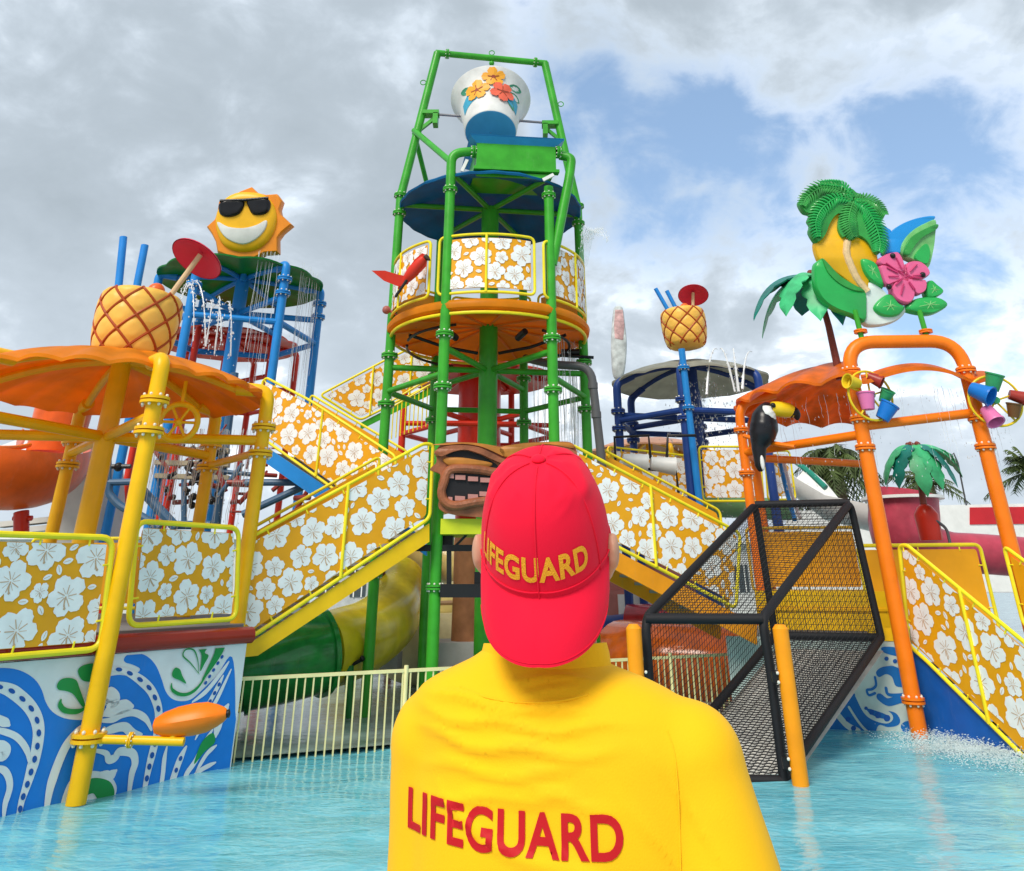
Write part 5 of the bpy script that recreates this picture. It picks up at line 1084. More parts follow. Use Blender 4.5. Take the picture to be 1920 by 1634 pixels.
rel('palm_crown', crown, SG1, -.10, .07, .04, 3)
for k, (L_, wd) in enumerate(((([(690, 250), (560, 150), (400, 130), (260, 220), (220, 300)]), .20), ([(690, 250), (540, 230), (400, 330), (340, 460), (360, 600)], .20), ([(700, 260), (660, 380), (660, 500), (700, 600)], .22), ([(700, 255), (820, 330), (900, 470), (950, 640), (940, 740)], .24), ([(700, 245), (820, 240), (930, 300), (1000, 390)], .18), ([(690, 240), (620, 120), (500, 90), (380, 90)], .12))):
    sp0 = [(p.x, p.y) for p in crom([SGP.px(1460+x/zs, 330+y/zs) for x, y in L_], 6, False)]; m_ = MB(); m_.tube([SGP(u, v, .10) for u, v in sp0], .018, 6)
    for i in range(1, len(sp0)-1):
        t_ = (Vector(sp0[i+1])-Vector(sp0[i-1])).normalized(); n_ = Vector((-t_.y, t_.x)); f = math.sin(PI*min(1, (i+2)/(len(sp0)+1)))
        for s_ in (-1, 1):
            b_ = Vector(sp0[i])+(n_*s_*.9+t_*.5)*wd*(.45+.6*f); m_.tube([SGP(*sp0[i], .09), SGP(*((Vector(sp0[i])+b_)/2), .115), SGP(b_.x, b_.y, .06)], [.020, .024, .006], 5)
    m_.build('palm_frond', SG3 if k % 2 else mat('sign_frond_green', hexc(.05, .36, .07), .35, var=.3, coat=.3), sgn, 60)
tr_ = [(p.x, p.y) for p in crom([SGP.px(1460+x/zs, 330+y/zs) for x, y in [(660, 620), (650, 740), (700, 880), (760, 1000), (850, 1110)]], 5, False)]
MB().tube([SGP(u, v, -.02) for u, v in tr_], [.075+.004*((i % 3)) for i in range(len(tr_))], 10).build('palm_trunk', SGT, sgn)
for L_ in ([(780, 800), (850, 800), (930, 850), (980, 980), (1000, 1080), (870, 1010), (800, 910)], [(1390, 1090), (1440, 1000), (1500, 1040), (1575, 1110), (1520, 1160), (1420, 1180)], [(1200, 1280), (1300, 1180), (1450, 1160), (1560, 1180), (1620, 1245), (1500, 1320), (1380, 1332)], [(895, 1275), (960, 1180), (1060, 1130), (1140, 1220), (1205, 1270), (1130, 1350), (980, 1350)]):
    rel('hibiscus_leaf', L_, SG3, -.10, .08, .2)
    P_ = sg(L_, 1); c_ = (sum(p[0] for p in P_)/len(P_), sum(p[1] for p in P_)/len(P_)); m_ = MB()
    for p in P_: m_.tube([SGP(c_[0], c_[1], .085), SGP(c_[0]+(p[0]-c_[0])*.75, c_[1]+(p[1]-c_[1])*.75, .06)], .012, 5)
    m_.stuff('leaf_vein', SG2, sgn)
for L_ in ([(940, 810), (1000, 765), (1070, 745), (1130, 745), (1180, 830), (1190, 940), (1120, 930), (1020, 870), (950, 860)], [(950, 870), (1040, 880), (1150, 960), (1170, 1010), (1080, 1040), (1010, 1060), (970, 980)], [(1060, 1090), (1100, 1020), (1180, 1000), (1260, 1040), (1290, 1150), (1240, 1235), (1130, 1215), (1070, 1150)], [(1190, 900), (1230, 835), (1330, 830), (1410, 890), (1430, 960), (1340, 1000), (1220, 980)], [(1200, 1000), (1300, 1010), (1390, 1010), (1390, 1110), (1310, 1150), (1250, 1090)]):
    rel('hibiscus_petal', L_, SGK, -.05, .12, .14)
    P_ = sg(L_, 1); c0_ = SGP.px(1460+1180/zs, 330+985/zs); m_ = MB()
    for k in range(0, len(P_), 2): p = P_[k]; m_.tube([SGP(c0_[0]*.7+p[0]*.3, c0_[1]*.7+p[1]*.3, .15), SGP(c0_[0]*.25+p[0]*.75, c0_[1]*.25+p[1]*.75, .14)], .014, 5)
    m_.stuff('petal_fold', mat('sign_deep_pink', hexc(.56, .04, .15), .35), sgn)
m_ = MB()
for x, y in ((1065, 785), (1350, 965), (1030, 1080)): u_, v_ = SGP.px(1460+x/zs, 330+y/zs); m_.ball(SGP(u_, v_, .13), .055, 8, 6)
m_.split('dark_knob', BLK, sgn)
for u_ in (1618, 1741):
    a_ = Vector((D(u_, 640, 14.75).x, 14.77, ZA)); b_ = a_+Vector((-.03, 0, .62)); MB().tube([a_, b_], .05, 10).build('mount', GRN, sgn); flange(sgn, a_+Vector((0, 0, .2)), (0, 0, 1), .07, ORG, False)
# ---- moulded palm figures
PL1 = mat('moulded_palm_green', hexc(.06, .50, .20), .4, var=.25, dirt=.06); PL2 = mat('moulded_palm_teal', hexc(.01, .20, .16), .38, var=.2, dirt=.05); PTR = mat('moulded_palm_trunk', hexc(.22, .045, .03), .55, bump=.5, bscale=20)
def moulded_palm(name, label, base, top, fr, s=1.0, tr=.06, cat='figure', base_m=None):
    t = thing(name, label, cat, base); base, top = Vector(base), Vector(top); MB().tube([base, base.lerp(top, .5)+Vector((.03, 0, 0)), top], [tr*1.2, tr, tr*.85], 10).build('trunk', PTR, t)
    m_ = MB(); m_.ball(top, (.15*s, .15*s, .08*s), 10, 6)
    for k in range(5): a = 2*PI*k/5; m_.ball(top+Vector((.12*s*math.cos(a), .12*s*math.sin(a), .05*s)), .06*s, 8, 6)
    m_.split('crown_knob', PTR, t)
    for k, (az, ln, droop, m) in enumerate(fr):
        d_ = Vector((math.cos(R(az)), math.sin(R(az)), 0)); sd_ = Vector((-d_.y, d_.x, 0)); N_ = 16; mm = MB(); pts_ = []
        for i in range(N_+1):
            f = i/N_; pts_.append(top+d_*(ln*s*math.sin(f*1.25)/math.sin(1.25)*.9)+Vector((0, 0, .10*s*math.sin(f*PI)-droop*s*f**1.8)))
        for i, p in enumerate(pts_):
            f = i/N_; wd = .26*s*math.sin(PI*min(1, f*.93+.07))**.55*(1 if i % 3 else .72); sg_ = Vector((0, 0, -.32*wd))
            mm.v += [p+sd_*wd+sg_, p+Vector((0, 0, .03*s)), p-sd_*wd+sg_, p-sd_*wd*.9+sg_-Vector((0, 0, .03)), p-Vector((0, 0, .03)), p+sd_*wd*.9+sg_-Vector((0, 0, .03))]
        mm.f = [(i*6+j, i*6+(j+1) % 6, (i+1)*6+(j+1) % 6, (i+1)*6+j) for i in range(N_) for j in range(6)]+[tuple(range(6)), tuple(N_*6+j for j in range(5, -1, -1))]
        mm.build('frond', m, t, 40)
    return t
moulded_palm('palm_figure', 'moulded palm figure with drooping green fronds rising from the orange canopy', D(1576, 712, 15.6), D(1528, 520, 15.6), [(183, 1.35, .80, PL2), (212, 1.05, .85, PL1), (245, .70, .95, PL1), (285, .55, 1.0, PL2), (160, 1.15, 1.0, PL1), (330, .35, .8, PL2), (20, .5, .4, PL1), (100, .7, .5, PL2)], 1.18, .065)
mp2 = moulded_palm('palm_figure', 'moulded palm figure with red base and nozzle standing on the pink slide at right', D(1738, 995, 19.5), D(1713, 838, 19.5), [(180, .95, .85, PL1), (205, .85, .95, PL2), (250, .75, 1.15, PL1), (285, .70, 1.0, PL1), (315, .85, .95, PL2), (345, 1.0, .7, PL1), (10, 1.15, .45, PL1), (150, .85, .9, PL2), (60, .9, .7, PL2)], 1.0, .07)
MB().lathe([(.24, -.1), (.26, .45), (.15, .62), (.08, .66)], D(1745, 1005, 19.5), 12, mod=lambda a, i, z: 1+.12*math.sin(6*a)).build('red_base', RED, mp2)
m_ = MB(); m_.tube([D(1780, 858, 19.3), D(1788, 850, 19.3), D(1796, 868, 19.3), D(1812, 948, 19.3)], .018, 6); m_.tube(fillet([D(1752, 975, 19.3), D(1775, 990, 19.3), D(1782, 1022, 19.2)], .2, 4), .035, 8); m_.split('hose', GPIPE, mp2)

# ================================================================== net climber
FR0, FL0, BR0, BL0 = Vector((3.37, 11.98, 0)), Vector((1.80, 12.1, 0)), Vector((6.10, 14.95, 1.36)), Vector((4.50, 15.45, 1.36))
FRt, FLt, BRt, BLt = up(FR0, 1.76)+Vector((-.03, 0, 0)), up(FL0, 1.76), Vector((5.98, 14.95, 3.44)), Vector((4.44, 15.45, 3.44))
nc = thing('net_climber', 'black padded net cage over a rope ramp climbing out of the pool', 'climbing net', FR0)
FRk = FR0.lerp(FRt, .78); FLk = FL0.lerp(FLt, .78)
r_ = .062
for P_ in ([FR0, up(FR0, 1.25), FRt, BRt, BR0], [FL0, up(FL0, 1.25), FLt, BLt, BL0], [FRt, FLt], [BRt, BLt], [FR0+Vector((0, 0, .02)), BR0], [FL0+Vector((0, 0, .02)), BL0], [BR0, BL0], [FR0, FL0]): MB().tube(fillet(P_, .18, 5), r_, 12).build('padded_tube', BLKR, nc)
def netface(A, B, C_, D_, s1, s2, r_, name='netting', sag=.04):
    m_ = MB(); n1, n2 = int((B-A).length/s1), int((D_-A).length/s2)
    nr_ = (B-A).cross(D_-A).normalized(); P_ = lambda a, b: (A.lerp(B, a)).lerp(D_.lerp(C_, a), b)+nr_*sag*math.sin(PI*a)*math.sin(PI*b)
    for i in range(n1+1): m_.tube([P_(i/n1, k/8) for k in range(9)], r_, 3, cap=False)
    for j in range(n2+1): m_.tube([P_(k/8, j/n2) for k in range(9)], r_, 3, cap=False)
    return tag(m_.build(name, NET, nc), kind='stuff')
netface(FR0, BR0, BRt, FRt, .08, .075, .0043); netface(FL0, BL0, BLt, FLt, .08, .075, .0043); netface(FLt, FRt, BRt, BLt, .08, .08, .0043); netface(BL0, BR0, BRt, BLt, .085, .085, .004)
# rope ramp: woven diamonds of thick cord over the ramp
m_ = MB(); nu, nv = 22, 62; rg = random.Random(2)
PR = lambda a, b: FL0.lerp(FR0, a).lerp(BL0.lerp(BR0, a), b)+Vector((0, 0, -.03))
for j in range(nv):
    P_ = [PR(i/nu, (j+.5*(.9 if i % 2 else .1)+.25)/nv) for i in range(nu+1)]; m_.tube(P_, .0085, 3, cap=False)
for i in range(nu): m_.tube([PR((i+.5)/nu, j/20)+Vector((rg.gauss(0, .004), 0, 0)) for j in range(21)], .0055, 3, cap=False)
tag(m_.build('rope_ramp', NET, nc), kind='stuff')
m_ = MB(); dn = Vector((0, 0, -.16)); m_.add([PR(0, 0)+dn*.5, PR(1, 0)+dn*.5, PR(1, 1)+dn, PR(0, 1)+dn], [(0, 1, 2, 3)]); m_.build('ramp_board', mat('pale_ramp_board', hexc(.72, .71, .66), .6, var=.15), nc, 0)
for p, lb in ((Vector((1.60, 11.85, 0)), 'short orange stub post at the left foot of the net climber'), (Vector((3.50, 11.75, 0)), 'short orange stub post at the right foot of the net climber')):
    t = thing('stub_post', lb, 'post', p, 'orange stub posts of the net climber'); q = up(p, 1.66); MB().tube([p+Vector((0, 0, -.1)), q, q+Vector((0, 0, .05))], [.10, .10, .06], 16).build('post', mat('bright_orange_paint', hexc(.93, .32, .005), .38, dirt=.06), t)
    m_ = MB()
    for z in (.22, 1.12):
        for dz in (-.05, .05): m_.ball(p+Vector((-.12 if lb.find('right') > 0 else .12, -.04, z+dz)), .020, 6, 5)
    m_.split('bolt_cap', BOLT, t)
    m_ = MB()
    for z in (.22, 1.12): m_.box(p+Vector((-.12 if lb.find('right') > 0 else .12, .03, z)), (.12, .06, .12))
    m_.split('clamp', BLK, t, 0)

# ================================================================== right platform
RC0 = Vector((6.62, 15.12, 0)); VW = vplane((4.3, 16.05, 0), (RC0.x, RC0.y, 0)); LV = (Vector((4.3, 16.05, 0))-RC0).length
rw = thing('wave_wall', 'splash wall painted with blue and pale swirls behind the net ramp at right', 'wall', RC0)
MB().slab([(-.5, -.4), (LV, -.4), (LV, 1.30), (-.5, 1.30)], VW, -.1, 0).build('wall_panel', mat('greenish_white_wall', hexc(.60, .68, .64), .5, var=.1), rw, 0)
VREG = ccw([(0, -.3), (LV-.01, -.3), (LV-.01, 1.28), (0, 1.28)]); s8 = 5.333
def vb(mbx, L_, w_, n=4):
    q = clip([(p.x, p.y) for p in crom([VW.px(1560+x/s8, 1180+y/s8) for x, y in L_], n)], VREG)
    if len(q) > 2: mbx.flat(q, VW, w_)
def vs_(mbx, L_, px, w_):
    P_ = [(p.x, p.y) for p in crom([VW.px(1560+x/s8, 1180+y/s8) for x, y in L_], 5, False)]; P_ = [p for p in P_ if 0 < p[0] < LV-.02]
    if len(P_) > 1: mbx.ribbon(P_, px/s8/1476*14.8/1.2, VW, w_)
m1, m2 = MB(), MB()
vb(m1, [(500, 180), (640, 185), (670, 250), (650, 270), (520, 235)], .004); vb(m1, [(500, 380), (620, 370), (720, 420), (740, 560), (640, 570), (600, 480), (540, 450), (470, 480), (440, 430)], .004)
vb(m1, [(-200, 700), (60, 560), (220, 640), (330, 780), (480, 810), (620, 830), (680, 900), (660, 960), (560, 980), (470, 960), (440, 1060), (500, 1200), (-200, 1200)], .004)
vs_(m1, [(480, 680), (560, 730), (680, 700), (780, 700)], 70, .005); vs_(m1, [(540, 590), (560, 650), (640, 660), (760, 650)], 30, .006); vs_(m1, [(430, 480), (440, 560), (400, 600), (350, 610), (370, 660), (430, 640)], 24, .006); vb(m1, [(690, 960), (740, 920), (800, 940), (750, 1040), (700, 1010)], .005)
vs_(m1, [(620, 1050), (700, 1100), (790, 1080)], 40, .005)
vs_(m2, [(250, 660), (330, 820), (420, 890), (540, 920), (590, 880), (540, 830), (400, 780)], 40, .009); vs_(m2, [(170, 780), (260, 920), (350, 1020), (460, 1090)], 24, .009); vs_(m2, [(60, 860), (150, 960), (260, 1020)], 60, .009); vs_(m2, [(490, 280), (680, 350)], 80, .006)
m3 = MB()
for x, y, q in ((340, 790, 18), (395, 830, 26), (460, 860, 32), (550, 890, 34), (160, 900, 26), (215, 990, 26), (545, 295, 22), (630, 320, 22)): vb(m3, [(x+q*math.cos(a), y+q*math.sin(a)) for a in [k*PI/3 for k in range(6)]], .014)
m1.stuff('wave_print', mat('deep_blue_print', hexc(.01, .16, .50), .42), rw, 0); m2.stuff('foam_print', MATS['greenish_white_wall'], rw, 0); m3.stuff('dot_print', MATS['navy_print'], rw, 0)
rp = thing('play_platform', 'right play platform with yellow fascia behind the black net', 'platform', (6.4, 15.2, 1.3))
m_ = MB(); m_.slab([(4.3, 16.15), (6.62, 15.22), (8.3, 15.2), (9.4, 17.6), (5.0, 18.4)], lambda u, v, w_: Vector((u, v, w_)), 1.25, 1.36); m_.build('deck', MATS['platform_floor'], rp, 0)
YF = vplane((4.55, 16.6, 0), (6.95, 16.0, 0)); MB().slab([(0, 1.38), (2.45, 1.38), (2.45, 2.02), (0, 2.02)], YF, -.05, 0).build('step_riser', GOLD, rp, 0); MB().slab([(0, 1.7), (2.45, 1.7), (2.45, 1.74), (0, 1.74)], YF, 0, .03).build('step_nosing', YEL, rp, 0)
yq = VW.pxs([(1640, 1188), (1705, 1188), (1705, 1222), (1640, 1214)]); MB().slab([(LV-.62, 1.29), (LV+.02, 1.29), (LV+.02, 1.48), (LV-.62, 1.48)], VW, -.05, .012).build('fascia', GOLD, rp, 0)
GR4 = 'railing panels of the right platform'
Q4 = vplane((4.6, 17.6, 0), (7.3, 17.2, 0)); railing('plain amber panel seen through the black net at the back of the right platform', GR4, Q4, [(.2, 2.0), (2.35, 2.0), (2.35, 3.15), (.2, 3.15)], 71, prnt=False, fm=mat('ochre_rail_paint', hexc(.72, .45, .03), .45))
Q5 = vplane((6.75, 16.9, 0), (9.3, 16.1, 0)); railing('broad plain amber panel behind the right stairs', GR4, Q5, [(.0, 1.40), (2.15, 1.40), (2.15, 2.80), (.0, 2.80)], 72, prnt=False, rt=.034)
# stairs down to the pool on the right
SE = Vector((7.26, 12.82, 0)); STP = vplane(RC0, SE); kx = (SE-RC0).length
poly = STP.pxs([(1686, 1024), (1704, 1210), (1738, 1240), (1900, 1400), (1990, 1490), (1990, 1262), (1700, 1022)])
railing('floral panel beside the stairs going down to the pool at the right edge', GR4, STP, poly, 73, posts=(STP.px(1822, 1200)[0], STP.px(1948, 1300)[0]), rt=.032, corner=.09, s0=1.08)
rst = thing('staircase', 'right edge stairs with glossy blue side panel descending into the pool', 'staircase', RC0)
MB().slab(STP.pxs([(1704, 1216), (1724, 1228), (1900, 1404), (2010, 1516), (2010, 1640), (1738, 1440), (1728, 1400)]), STP, -.06, -.02).build('side_panel', TBLU, rst, 0)
q_ = STP.pxs([(1724, 1228), (1995, 1500)])
for k in range(8):
    f = (k+.5)/8; MB().box(STP(q_[0][0]+(q_[1][0]-q_[0][0])*f, q_[0][1]+(q_[1][1]-q_[0][1])*f-.05, -.72), (.34, 1.25, .06), rz=math.atan2(STP.ex.y, STP.ex.x)).build('tread', MATS['grey_tread'], rst, 0)
STB = Plane(STP.o-STP.n*1.4, STP.ex, STP.ey); tb_ = STB.pxs([(1882, 1024), (1990, 1105)])
railing('plain amber far side railing of the right edge stairs', GR4, STB, [(tb_[0][0], tb_[0][1]-1.15), (tb_[1][0]+.3, tb_[1][1]-1.35), (tb_[1][0]+.3, tb_[1][1]-.2), tb_[0]], 74, prnt=False, rt=.032)
# churned water at the right
rg = random.Random(9); m_ = MB()
for _ in range(6500):
    t_ = rg.random(); c = RC0.lerp(SE, t_)+Vector((-.25, -.25, 0)); p = c+Vector((rg.gauss(0, .36)-.3*t_, rg.gauss(0, .26)-.2, abs(rg.gauss(0, .05))+.04)); s_ = rg.uniform(.003, .012)*(1.6 if p.z < .02 else 1); m_.ball(p, (s_*1.3, s_, s_*.5), 4, 3)
tag(m_.build('water_foam', FOAM, smooth=180), kind='stuff', label='churned white foam on the water at the foot of the blue side panel')

fm_ = bpy.data.materials.new('foam_film'); fm_.use_nodes = True; nt = fm_.node_tree; b_ = nt.nodes['Principled BSDF']; b_.inputs['Base Color'].default_value = (.74, .86, .88, 1); b_.inputs['Roughness'].default_value = .4
N = nt.nodes.new; L = nt.links.new; tc = N('ShaderNodeTexCoord'); n1 = N('ShaderNodeTexNoise'); n1.inputs['Scale'].default_value = 5; n1.inputs['Detail'].default_value = 10; n1.inputs['Roughness'].default_value = .75; n1.inputs['Distortion'].default_value = 1.2; L(tc.outputs['Object'], n1.inputs[0])
gr = N('ShaderNodeTexGradient'); gr.gradient_type = 'QUADRATIC_SPHERE'; mp = N('ShaderNodeMapping'); mp.inputs['Rotation'].default_value = (0, 0, R(74)); mp.inputs['Scale'].default_value = (.50, .95, 1); L(tc.outputs['Object'], mp.inputs[0]); L(mp.outputs[0], gr.inputs[0])
ma = N('ShaderNodeMath'); ma.operation = 'MULTIPLY_ADD'; L(gr.outputs[1], ma.inputs[0]); ma.inputs[1].default_value = .55; L(n1.outputs[0], ma.inputs[2]); mr = N('ShaderNodeMapRange'); mr.inputs[1].default_value = .60; mr.inputs[2].default_value = .98; mr.inputs[4].default_value = .8; L(ma.outputs[0], mr.inputs[0])
mu = N('ShaderNodeMath'); mu.operation = 'MULTIPLY'; L(mr.outputs[0], mu.inputs[0]); g2 = N('ShaderNodeMapRange'); g2.inputs[2].default_value = .25; L(gr.outputs[1], g2.inputs[0]); L(g2.outputs[0], mu.inputs[1]); L(mu.outputs[0], b_.inputs['Alpha'])
fo = bpy.data.objects.new('water_foam', bpy.data.meshes.new('water_foam')); nn = 24; fo.data.from_pydata([(-2.6+5.2*i/nn, -2.4+4.8*j/nn, .006*math.sin(i*1.9)*math.cos(j*1.3)) for j in range(nn+1) for i in range(nn+1)], [], [(j*(nn+1)+i, j*(nn+1)+i+1, (j+1)*(nn+1)+i+1, (j+1)*(nn+1)+i) for j in range(nn) for i in range(nn)]); fo.data.materials.append(fm_); COL.objects.link(fo); fo.location = (6.55, 13.7, .055)
tag(fo, kind='stuff', label='thin film of white foam drifting on the pool beside the blue side panel')
# ================================================================== far background right
pf = thing('pink_slide', 'pink red flared slide tub with white lid and a tube running right', 'slide', D(1700, 1000, 22))
PNK = mat('faded_rose_fibreglass', hexc(.44, .05, .085), .35, var=.15, dirt=.2); MB().tube(crom([D(1692, 925, 22.5), D(1694, 960, 22.5), D(1702, 1005, 22.5), D(1765, 1032, 22.5), D(1860, 1040, 22.5), D(2010, 1052, 22.5)], 6, False), [.86]*10+[.86, .88, .9, .86, .8, .7, .6, .56, .52, .5, .48]+[.48]*11, 28).build('tube', PNK, pf)
MB().lathe([(.01, 0), (1.02, 0), (1.02, .07), (.01, .1)], D(1692, 938, 22.5), 32).build('lid', WHITE, pf)
bw = thing('boundary_wall', 'white boundary wall with a bright red band far at the right', 'wall', D(1850, 1000, 30))
BP = vplane(D(1500, 1000, 30), D(2100, 1000, 31)); 
MB().slab(BP.pxs([(1480, 1110), (2150, 1110), (2150, 940), (1740, 948), (1600, 950), (1480, 960)]), BP, -.3, 0).build('wall', WHITE, bw, 0); MB().slab(BP.pxs([(1818, 952), (2150, 948), (2150, 980), (1818, 984)]), BP, .0, .03).build('red_band', mat('signal_red_band', hexc(.56, .02, .03), .5), bw, 0)
sr = thing('white_slide', 'pale open slide with teal edge coming down behind the orange shelter', 'slide', D(1540, 940, 26)); flume([D(1485, 872, 26), D(1520, 900, 25.5), D(1560, 932, 25), D(1640, 950, 24.5)], .7, -180, 0, 12).build('flume', WHITE, sr, 60)
MB().tube([D(1487, 862, 25.4), D(1520, 888, 24.9), D(1548, 915, 24.5)], .09, 8).build('edge', mat('teal_edge', hexc(.02, .25, .18), .4), sr)
ps_ = thing('shelter_post', 'slanted pale blue double pipe beside the net top', 'post', D(1480, 960, 18)); m_ = MB(); m_.tube([D(1462, 868, 19), D(1476, 925, 18.6), D(1490, 975, 18)], .05, 8); m_.build('pipe', BLU, ps_); MB().tube([D(1468, 862, 19.2), D(1484, 925, 18.8), D(1500, 972, 18.2)], .04, 8).build('pipe', WHITE, ps_)
# real palms
PG = mat('palm_leaf', hexc(.075, .11, .03), .55, var=.5, scale=1.5); PTK = mat('palm_bark', hexc(.16, .11, .07), .85, bump=.8, bscale=8)
def palm(label, c, s, nf, seed, down=.6, fan=False):
    rg = random.Random(seed); c = Vector(c); t = thing('palm_tree', label, 'palm', (c.x, c.y, 0), 'real palms beyond the water park'); MB().tube([(c.x, c.y, 0), (c.x+.1, c.y, c.z*.5), c], [.28*s, .2*s, .22*s], 10).build('trunk', PTK, t); m_ = MB()
    for k in range(nf):
        az = rg.uniform(0, 2*PI); el = rg.uniform(-.5 if fan else -.2, 1.35); ln = s*rg.uniform(.75, 1.1)*1.6; d_ = Vector((math.cos(az)*math.cos(el), math.sin(az)*math.cos(el), math.sin(el))); P_ = [c+d_*ln*f+Vector((0, 0, -down*s*1.4*f*f)) for f in [j/9 for j in range(10)]]
        for j in range(1, 10):
            t_ = (P_[j]-P_[j-1]).normalized(); sd_ = t_.cross(Vector((0, 0, 1))).normalized(); ll = s*.42*math.sin(PI*(.15+.8*j/10))
            for sg_ in (-1, 1):
                for q in range(2):
                    b_ = P_[j-1].lerp(P_[j], q*.5); tip = b_+(sd_*sg_*.85+t_*.6+Vector((rg.gauss(0, .1), rg.gauss(0, .1), -rg.uniform(.2, .9))))*ll; wv_ = t_*.035*s; m_.add([b_-wv_, b_+wv_, tip], [(0, 1, 2)])
        m_.tube(P_, [.02*s]*9+[.005], 3)
    m_.build('crown', PG, t, 0); return t
palm('bushy palm with hanging fronds seen under the orange beam left of the arch leg', D(1562, 868, 36), 1.45, 90, 1, .95, True); palm('thin palm just behind the moulded palm figure', D(1738, 905, 38), 1.25, 26, 2, .45); palm('palm cut off by the right edge of the picture', D(1935, 885, 38), 1.3, 26, 3, .5)
# low park buildings that close the horizon
def block(label, u0, u1, vt, Y, m, name='low_building', wins=0):
    t = thing(name, label, 'building', D((u0+u1)/2, 1077, Y)); a_, b_ = D(u0, vt, Y), D(u1, vt, Y); z = (a_.z+b_.z)/2
    MB().box(((a_.x+b_.x)/2, Y+2, z/2), (b_.x-a_.x, 4, z)).build('wall', m, t, 0); MB().box(((a_.x+b_.x)/2, Y+1.9, z+.06), (b_.x-a_.x+.5, 4.6, .12)).build('roof', WHITE, t, 0)
    for k in range(wins):
        x = a_.x+(b_.x-a_.x)*(k+.5)/wins; w_ = MB().box((x, Y-.02, z*.55), ((b_.x-a_.x)/wins*.55, .05, z*.35)).build('window', mat('dark_window_glass', hexc(.06, .08, .09), .15), t, 0)
        for s_ in (-1, 1): MB().box((x+s_*(b_.x-a_.x)/wins*.14, Y-.06, z*.55), (.06, .04, z*.36)).build('mullion', WHITE, t, 0)
GB = mat('grey_render', hexc(.48, .50, .50), .8, var=.12, dirt=.2); GB2 = mat('pale_grey_render', hexc(.62, .63, .62), .8, var=.1, dirt=.2)
block('long pale grey building behind the left slides', -260, 560, 1012, 46, GB2, wins=14); block('grey building seen between the central tower legs', 600, 1010, 1030, 44, GB, wins=8); block('pale building behind the right stairs', 1030, 1500, 1020, 48, GB2, wins=10)
rwl = thing('retaining_wall', 'low red and white kerb wall behind the right stairs', 'wall', D(1200, 1160, 24)); m_ = MB(); m_.box(D(1215, 1150, 24), (1.6, .3, .9)); m_.build('white_part', WHITE, rwl, 0); MB().box(D(1150, 1145, 24.1), (.9, .3, .95)).build('pink_part', mat('faded_pink_paint', hexc(.46, .18, .16), .6), rwl, 0)
MB().box(D(1215, 1090, 24.4), (2.6, .25, 1.0)).build('rose_part', mat('faded_rose_paint', hexc(.42, .16, .15), .6), rwl, 0)
# ================================================================== THE LIFEGUARD
DZ = .685
def remesh(m_, voxel, smooth_it=6, fac=.5):
    o = m_.build('tmp', WHITE, None, 0); md = o.modifiers.new('r', 'REMESH'); md.mode = 'VOXEL'; md.voxel_size = voxel
    if smooth_it: s_ = o.modifiers.new('s', 'SMOOTH'); s_.iterations = smooth_it; s_.factor = fac
    dg = bpy.context.evaluated_depsgraph_get(); me = bpy.data.meshes.new_from_object(o.evaluated_get(dg)); bpy.data.objects.remove(o); return me
def cloth(name, base, weave=420, rough=.85):
    m = mat(name, base, rough, var=.03, sheen=.04, scale=6); nt = m.node_tree; b = nt.nodes['Principled BSDF']; N = nt.nodes.new; L = nt.links.new
    tc = N('ShaderNodeTexCoord'); wv_ = N('ShaderNodeTexNoise'); wv_.inputs['Scale'].default_value = weave; wv_.inputs['Detail'].default_value = 3; L(tc.outputs['Object'], wv_.inputs[0])
    n2 = N('ShaderNodeTexNoise'); n2.inputs['Scale'].default_value = 14; n2.inputs['Detail'].default_value = 5; L(tc.outputs['Object'], n2.inputs[0])
    a = N('ShaderNodeMath'); a.operation = 'MULTIPLY_ADD'; L(n2.outputs[0], a.inputs[0]); a.inputs[1].default_value = .5; L(wv_.outputs[0], a.inputs[2])
    bp = N('ShaderNodeBump'); bp.inputs['Strength'].default_value = .28; bp.inputs['Distance'].default_value = .001; L(a.outputs[0], bp.inputs['Height']); L(bp.outputs[0], b.inputs['Normal']); return m
SHIRT = cloth('yellow_shirt_fabric', hexc(.96, .53, .002)); CAPM = cloth('red_cap_cotton', hexc(.82, .0015, .034), 700); SKIN = mat('skin', hexc(.56, .30, .20), .5, var=.08, spec=.4); SHORTS = cloth('red_shorts_fabric', hexc(.50, .01, .02)); SHRED = mat('dark_red_shirt_print', hexc(.52, .004, .010), .6, var=.04); CAPY = mat('yellow_embroidery', hexc(.90, .42, .02), .65, var=.08, bump=.4, bscale=600)
YAW = R(-19); PX, PY = .068, 1.315
BM = Matrix.Rotation(YAW, 3, 'Z')
def B(x, y, z): p = BM @ Vector((x, y, 0)); return Vector((PX+p.x, PY+p.y, z))
per = thing('person', 'lifeguard seen from behind in yellow shirt and red cap worn backwards', 'person', (PX, PY, DZ))
